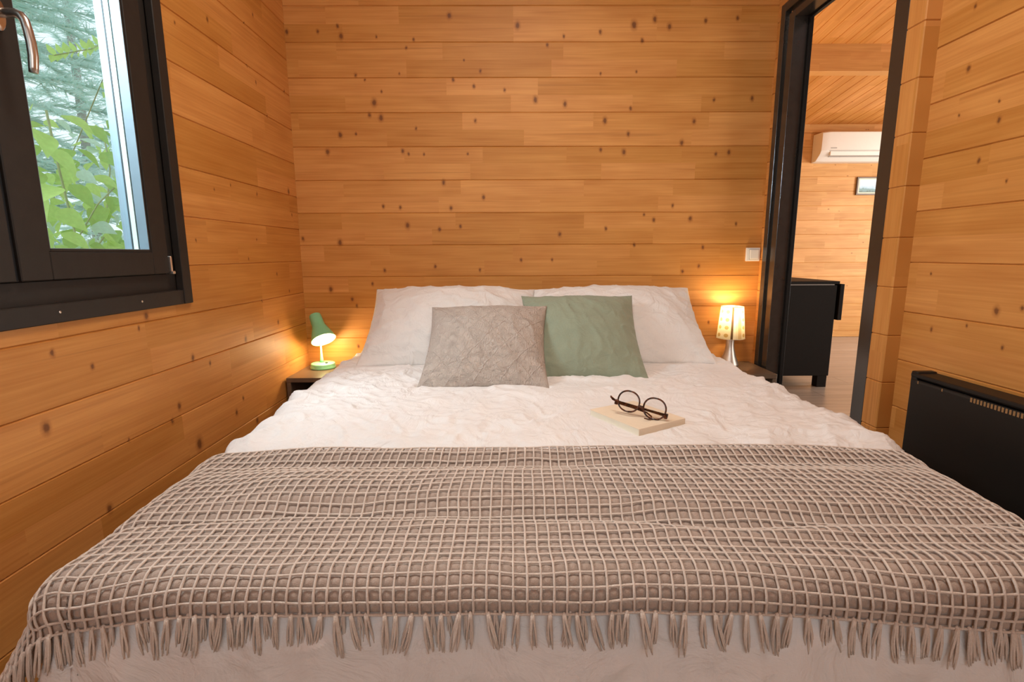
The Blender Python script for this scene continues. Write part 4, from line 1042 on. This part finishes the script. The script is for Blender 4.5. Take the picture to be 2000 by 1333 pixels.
# big-leaved shrub close to the pane
big = [(75,255,-1.75,0.19,'leaf2',(0.3,-0.2,-0.3)),(120,225,-1.72,0.17,'leaf2',(0.2,0.8,-0.15)),(165,245,-1.80,0.17,'leaf',(0.1,0.9,-0.3)),(110,232,-1.66,0.09,'leaf3',(0.1,0.8,-0.5)),
 (95,290,-1.78,0.18,'leaf2',(0.2,0.6,-0.5)),(150,290,-1.84,0.15,'leaf',(0.2,0.7,-0.4)),(60,215,-1.85,0.15,'leaf2',(0.2,-0.5,-0.2)),(195,300,-1.9,0.13,'leaf',(0.2,0.8,-0.4)),
 (110,365,-1.74,0.17,'leaf2',(0.2,-0.7,-0.3)),(135,360,-1.80,0.17,'leaf',(0.2,0.6,-0.55)),(175,345,-1.76,0.17,'leaf2',(0.2,0.9,-0.1)),(150,335,-1.68,0.11,'leaf3',(0.2,0.7,-0.35)),
 (205,350,-1.85,0.15,'leaf',(0.1,0.6,-0.5)),(225,385,-1.8,0.13,'leaf',(0.2,-0.5,-0.5)),(110,410,-1.78,0.17,'leaf2',(0.2,0.6,-0.4)),(85,390,-1.8,0.16,'leaf2',(0.2,-0.4,-0.5)),
 (165,410,-1.82,0.15,'leaf',(0.2,-0.8,-0.5)),(200,405,-1.86,0.15,'leaf',(0.2,-0.5,-0.7)),(215,400,-1.8,0.13,'leaf2',(0.2,0.8,-0.3)),(180,440,-1.78,0.14,'leaf3',(0.2,0.8,-0.2)),
 (120,455,-1.8,0.16,'leaf2',(0.2,0.5,-0.3)),(150,465,-1.86,0.15,'leaf',(0.2,-0.6,-0.3)),(200,460,-1.84,0.15,'leaf2',(0.2,0.6,-0.4)),(105,480,-1.76,0.15,'leaf',(0.3,0.3,-0.4)),
 (225,450,-1.88,0.14,'leaf',(0.2,-0.4,-0.4)),(230,475,-1.82,0.13,'leaf2',(0.2,-0.7,-0.2)),(175,480,-1.80,0.14,'leaf',(0.2,0.4,-0.2)),(70,330,-1.82,0.16,'leaf',(0.2,-0.4,-0.4)),
 (240,330,-1.9,0.14,'leaf',(0.1,0.5,-0.5)),(215,285,-1.95,0.12,'leaf2',(0.1,-0.5,-0.4)),(250,420,-1.85,0.14,'leaf2',(0.1,0.4,-0.6)),(60,280,-1.80,0.15,'leaf',(0.3,-0.6,-0.6))]
lv = [(wpt((x, y), X), s*0.74, k, d_) for x, y, X, s, k, d_ in big]
for i in range(130):
    lv.append((wpt((60+lr.random()*200, 235+260*lr.random()**0.8), -2.0-0.35*lr.random()), 0.06+0.06*lr.random(), lr.choice(('leaf', 'leaf2', 'leaf2', 'leaf3')), (0.1, lr.random()-0.5, -0.5*lr.random())))
for i in range(70):                      # the shrub goes on to both sides of the view
    y_ = lr.uniform(-1.7, 0.9); lv.append((Vector((-1.9-0.5*lr.random(), y_, 0.5+1.0*lr.random()*(1.0 if y_ > -1.0 else 0.7))), 0.07+0.06*lr.random(), lr.choice(('leaf', 'leaf2', 'leaf3')), (0.1, lr.random()-0.5, -0.5*lr.random())))
b0 = (-1.95, -0.62, 0.0)
stems = [([b0, (-1.92, -0.72, 0.6), tuple(wpt((150, 470), -1.88)), tuple(wpt((115, 330), -1.85)), tuple(wpt((90, 215), -1.85))], 0.0045),
         ([(-1.92, -0.72, 0.6), tuple(wpt((205, 460), -1.92)), tuple(wpt((215, 330), -1.92)), tuple(wpt((200, 250), -1.95))], 0.004),
         ([tuple(wpt((150, 470), -1.88)), tuple(wpt((190, 400), -1.84)), tuple(wpt((230, 360), -1.84))], 0.003)]
bush('broadleaf_shrub', 'bright green large-leaved shrub growing close outside the window', b0, lv, stems)
# feathery branch with small leaflets
lv = []; sp = [tuple(wpt((240, 60), -2.4)), tuple(wpt((180, 95), -2.3)), tuple(wpt((105, 108), -2.2))]
for i in range(13):
    f = i/12; p = Vector(sp[0]).lerp(Vector(sp[1]), f*2) if f < 0.5 else Vector(sp[1]).lerp(Vector(sp[2]), f*2-1)
    for s_ in (-1, 1): lv.append((p, 0.048+0.012*lr.random(), 'leaf2', (0.1, -0.5-0.2*lr.random(), 0.8*s_+0.2*lr.random())))
for i in range(10):
    p = wpt((195+lr.random()*40, 120+lr.random()*90), -2.3); lv.append((p, 0.05, 'leaf2', (0.1, lr.random()-0.5, lr.random()-0.6)))
b1 = (-2.5, 0.05, 0.0)
bush('acacia_sapling', 'slender sapling with small yellow-green leaflets outside the window', b1, lv, [([b1, (-2.48, 0.0, 1.0), sp[0], sp[1], sp[2]], 0.003)])
# feathery conifers farther away
def conifer(base, height, spread, nbr, seed, label):
    r = random.Random(seed); o = empty('conifer', base); tag(o, label, 'tree', 'conifers beyond the window')
    tube('trunk', [(0, 0, 0), (0.03, 0.02, height*0.5), (0, 0, height)], [0.10, 0.07, 0.02], M['bark'], o, 8)
    V, Fc = [], []
    for b in range(nbr):
        z = height*(0.10+0.88*b/nbr); az = r.random()*6.283; L = spread*(1.1-0.45*z/height)*(0.7+0.5*r.random()); drp = 0.1+0.35*r.random()
        for k in range(60):
            f = (k+r.random())/60; p = Vector((math.cos(az)*L*f, math.sin(az)*L*f, z-drp*L*f*f+0.1*L*f))
            for q_ in range(4):
                a2 = az+(r.random()-0.5)*2.6; dv = Vector((math.cos(a2), math.sin(a2), (r.random()-0.45)*0.9)).normalized()*(0.10+0.12*r.random())
                sd = dv.cross(Vector((r.random()-0.5, r.random()-0.5, r.random()-0.5))).normalized()*0.0085
                i = len(V); V += [p-sd, p+sd, p+dv]; Fc.append((i, i+1, i+2))
    me = mesh('needles', V, Fc, M['needle']); n_ = link('needles', me, o); n_['kind'] = 'stuff'
    return o
conifer((-4.9, 2.45, -0.3), 6.5, 1.75, 165, 1, 'tall feathery grey-green conifer standing nearer to the window')
conifer((-8.6, 8.2, -0.3), 10.0, 2.9, 190, 2, 'grey-green conifer standing farther back in the garden')
# ground and hedge outside
gm = simple('garden_ground', (0.36, 0.40, 0.22), 0.9, 0, 0.1, 3, 0.4)
structure(box('ground', -14, XL-0.16, -6, 14, -0.6, -0.3, gm, bev=0))
r = random.Random(9); V, Fc = [], []
for i in range(9000):
    p = Vector((-2.45-r.random()*0.3, 0.15+r.random()*5.5, -0.3+1.35*r.random()**0.8)); dv = Vector((r.random()-0.5, r.random()-0.5, r.random()-0.3)).normalized()*0.10
    sd = dv.cross(Vector((r.random()-0.5, r.random()-0.5, r.random()-0.5))).normalized()*0.03; k = len(V)
    V += [p, p+dv*0.5+sd, p+dv, p+dv*0.5-sd]; Fc.append((k, k+1, k+2, k+3))
ho = link('hedge', mesh('hedge', V, Fc, M['hedge'])); ho['kind'] = 'stuff'; ho['label'] = 'pale green garden hedge behind the shrubs'; ho['category'] = 'hedge'
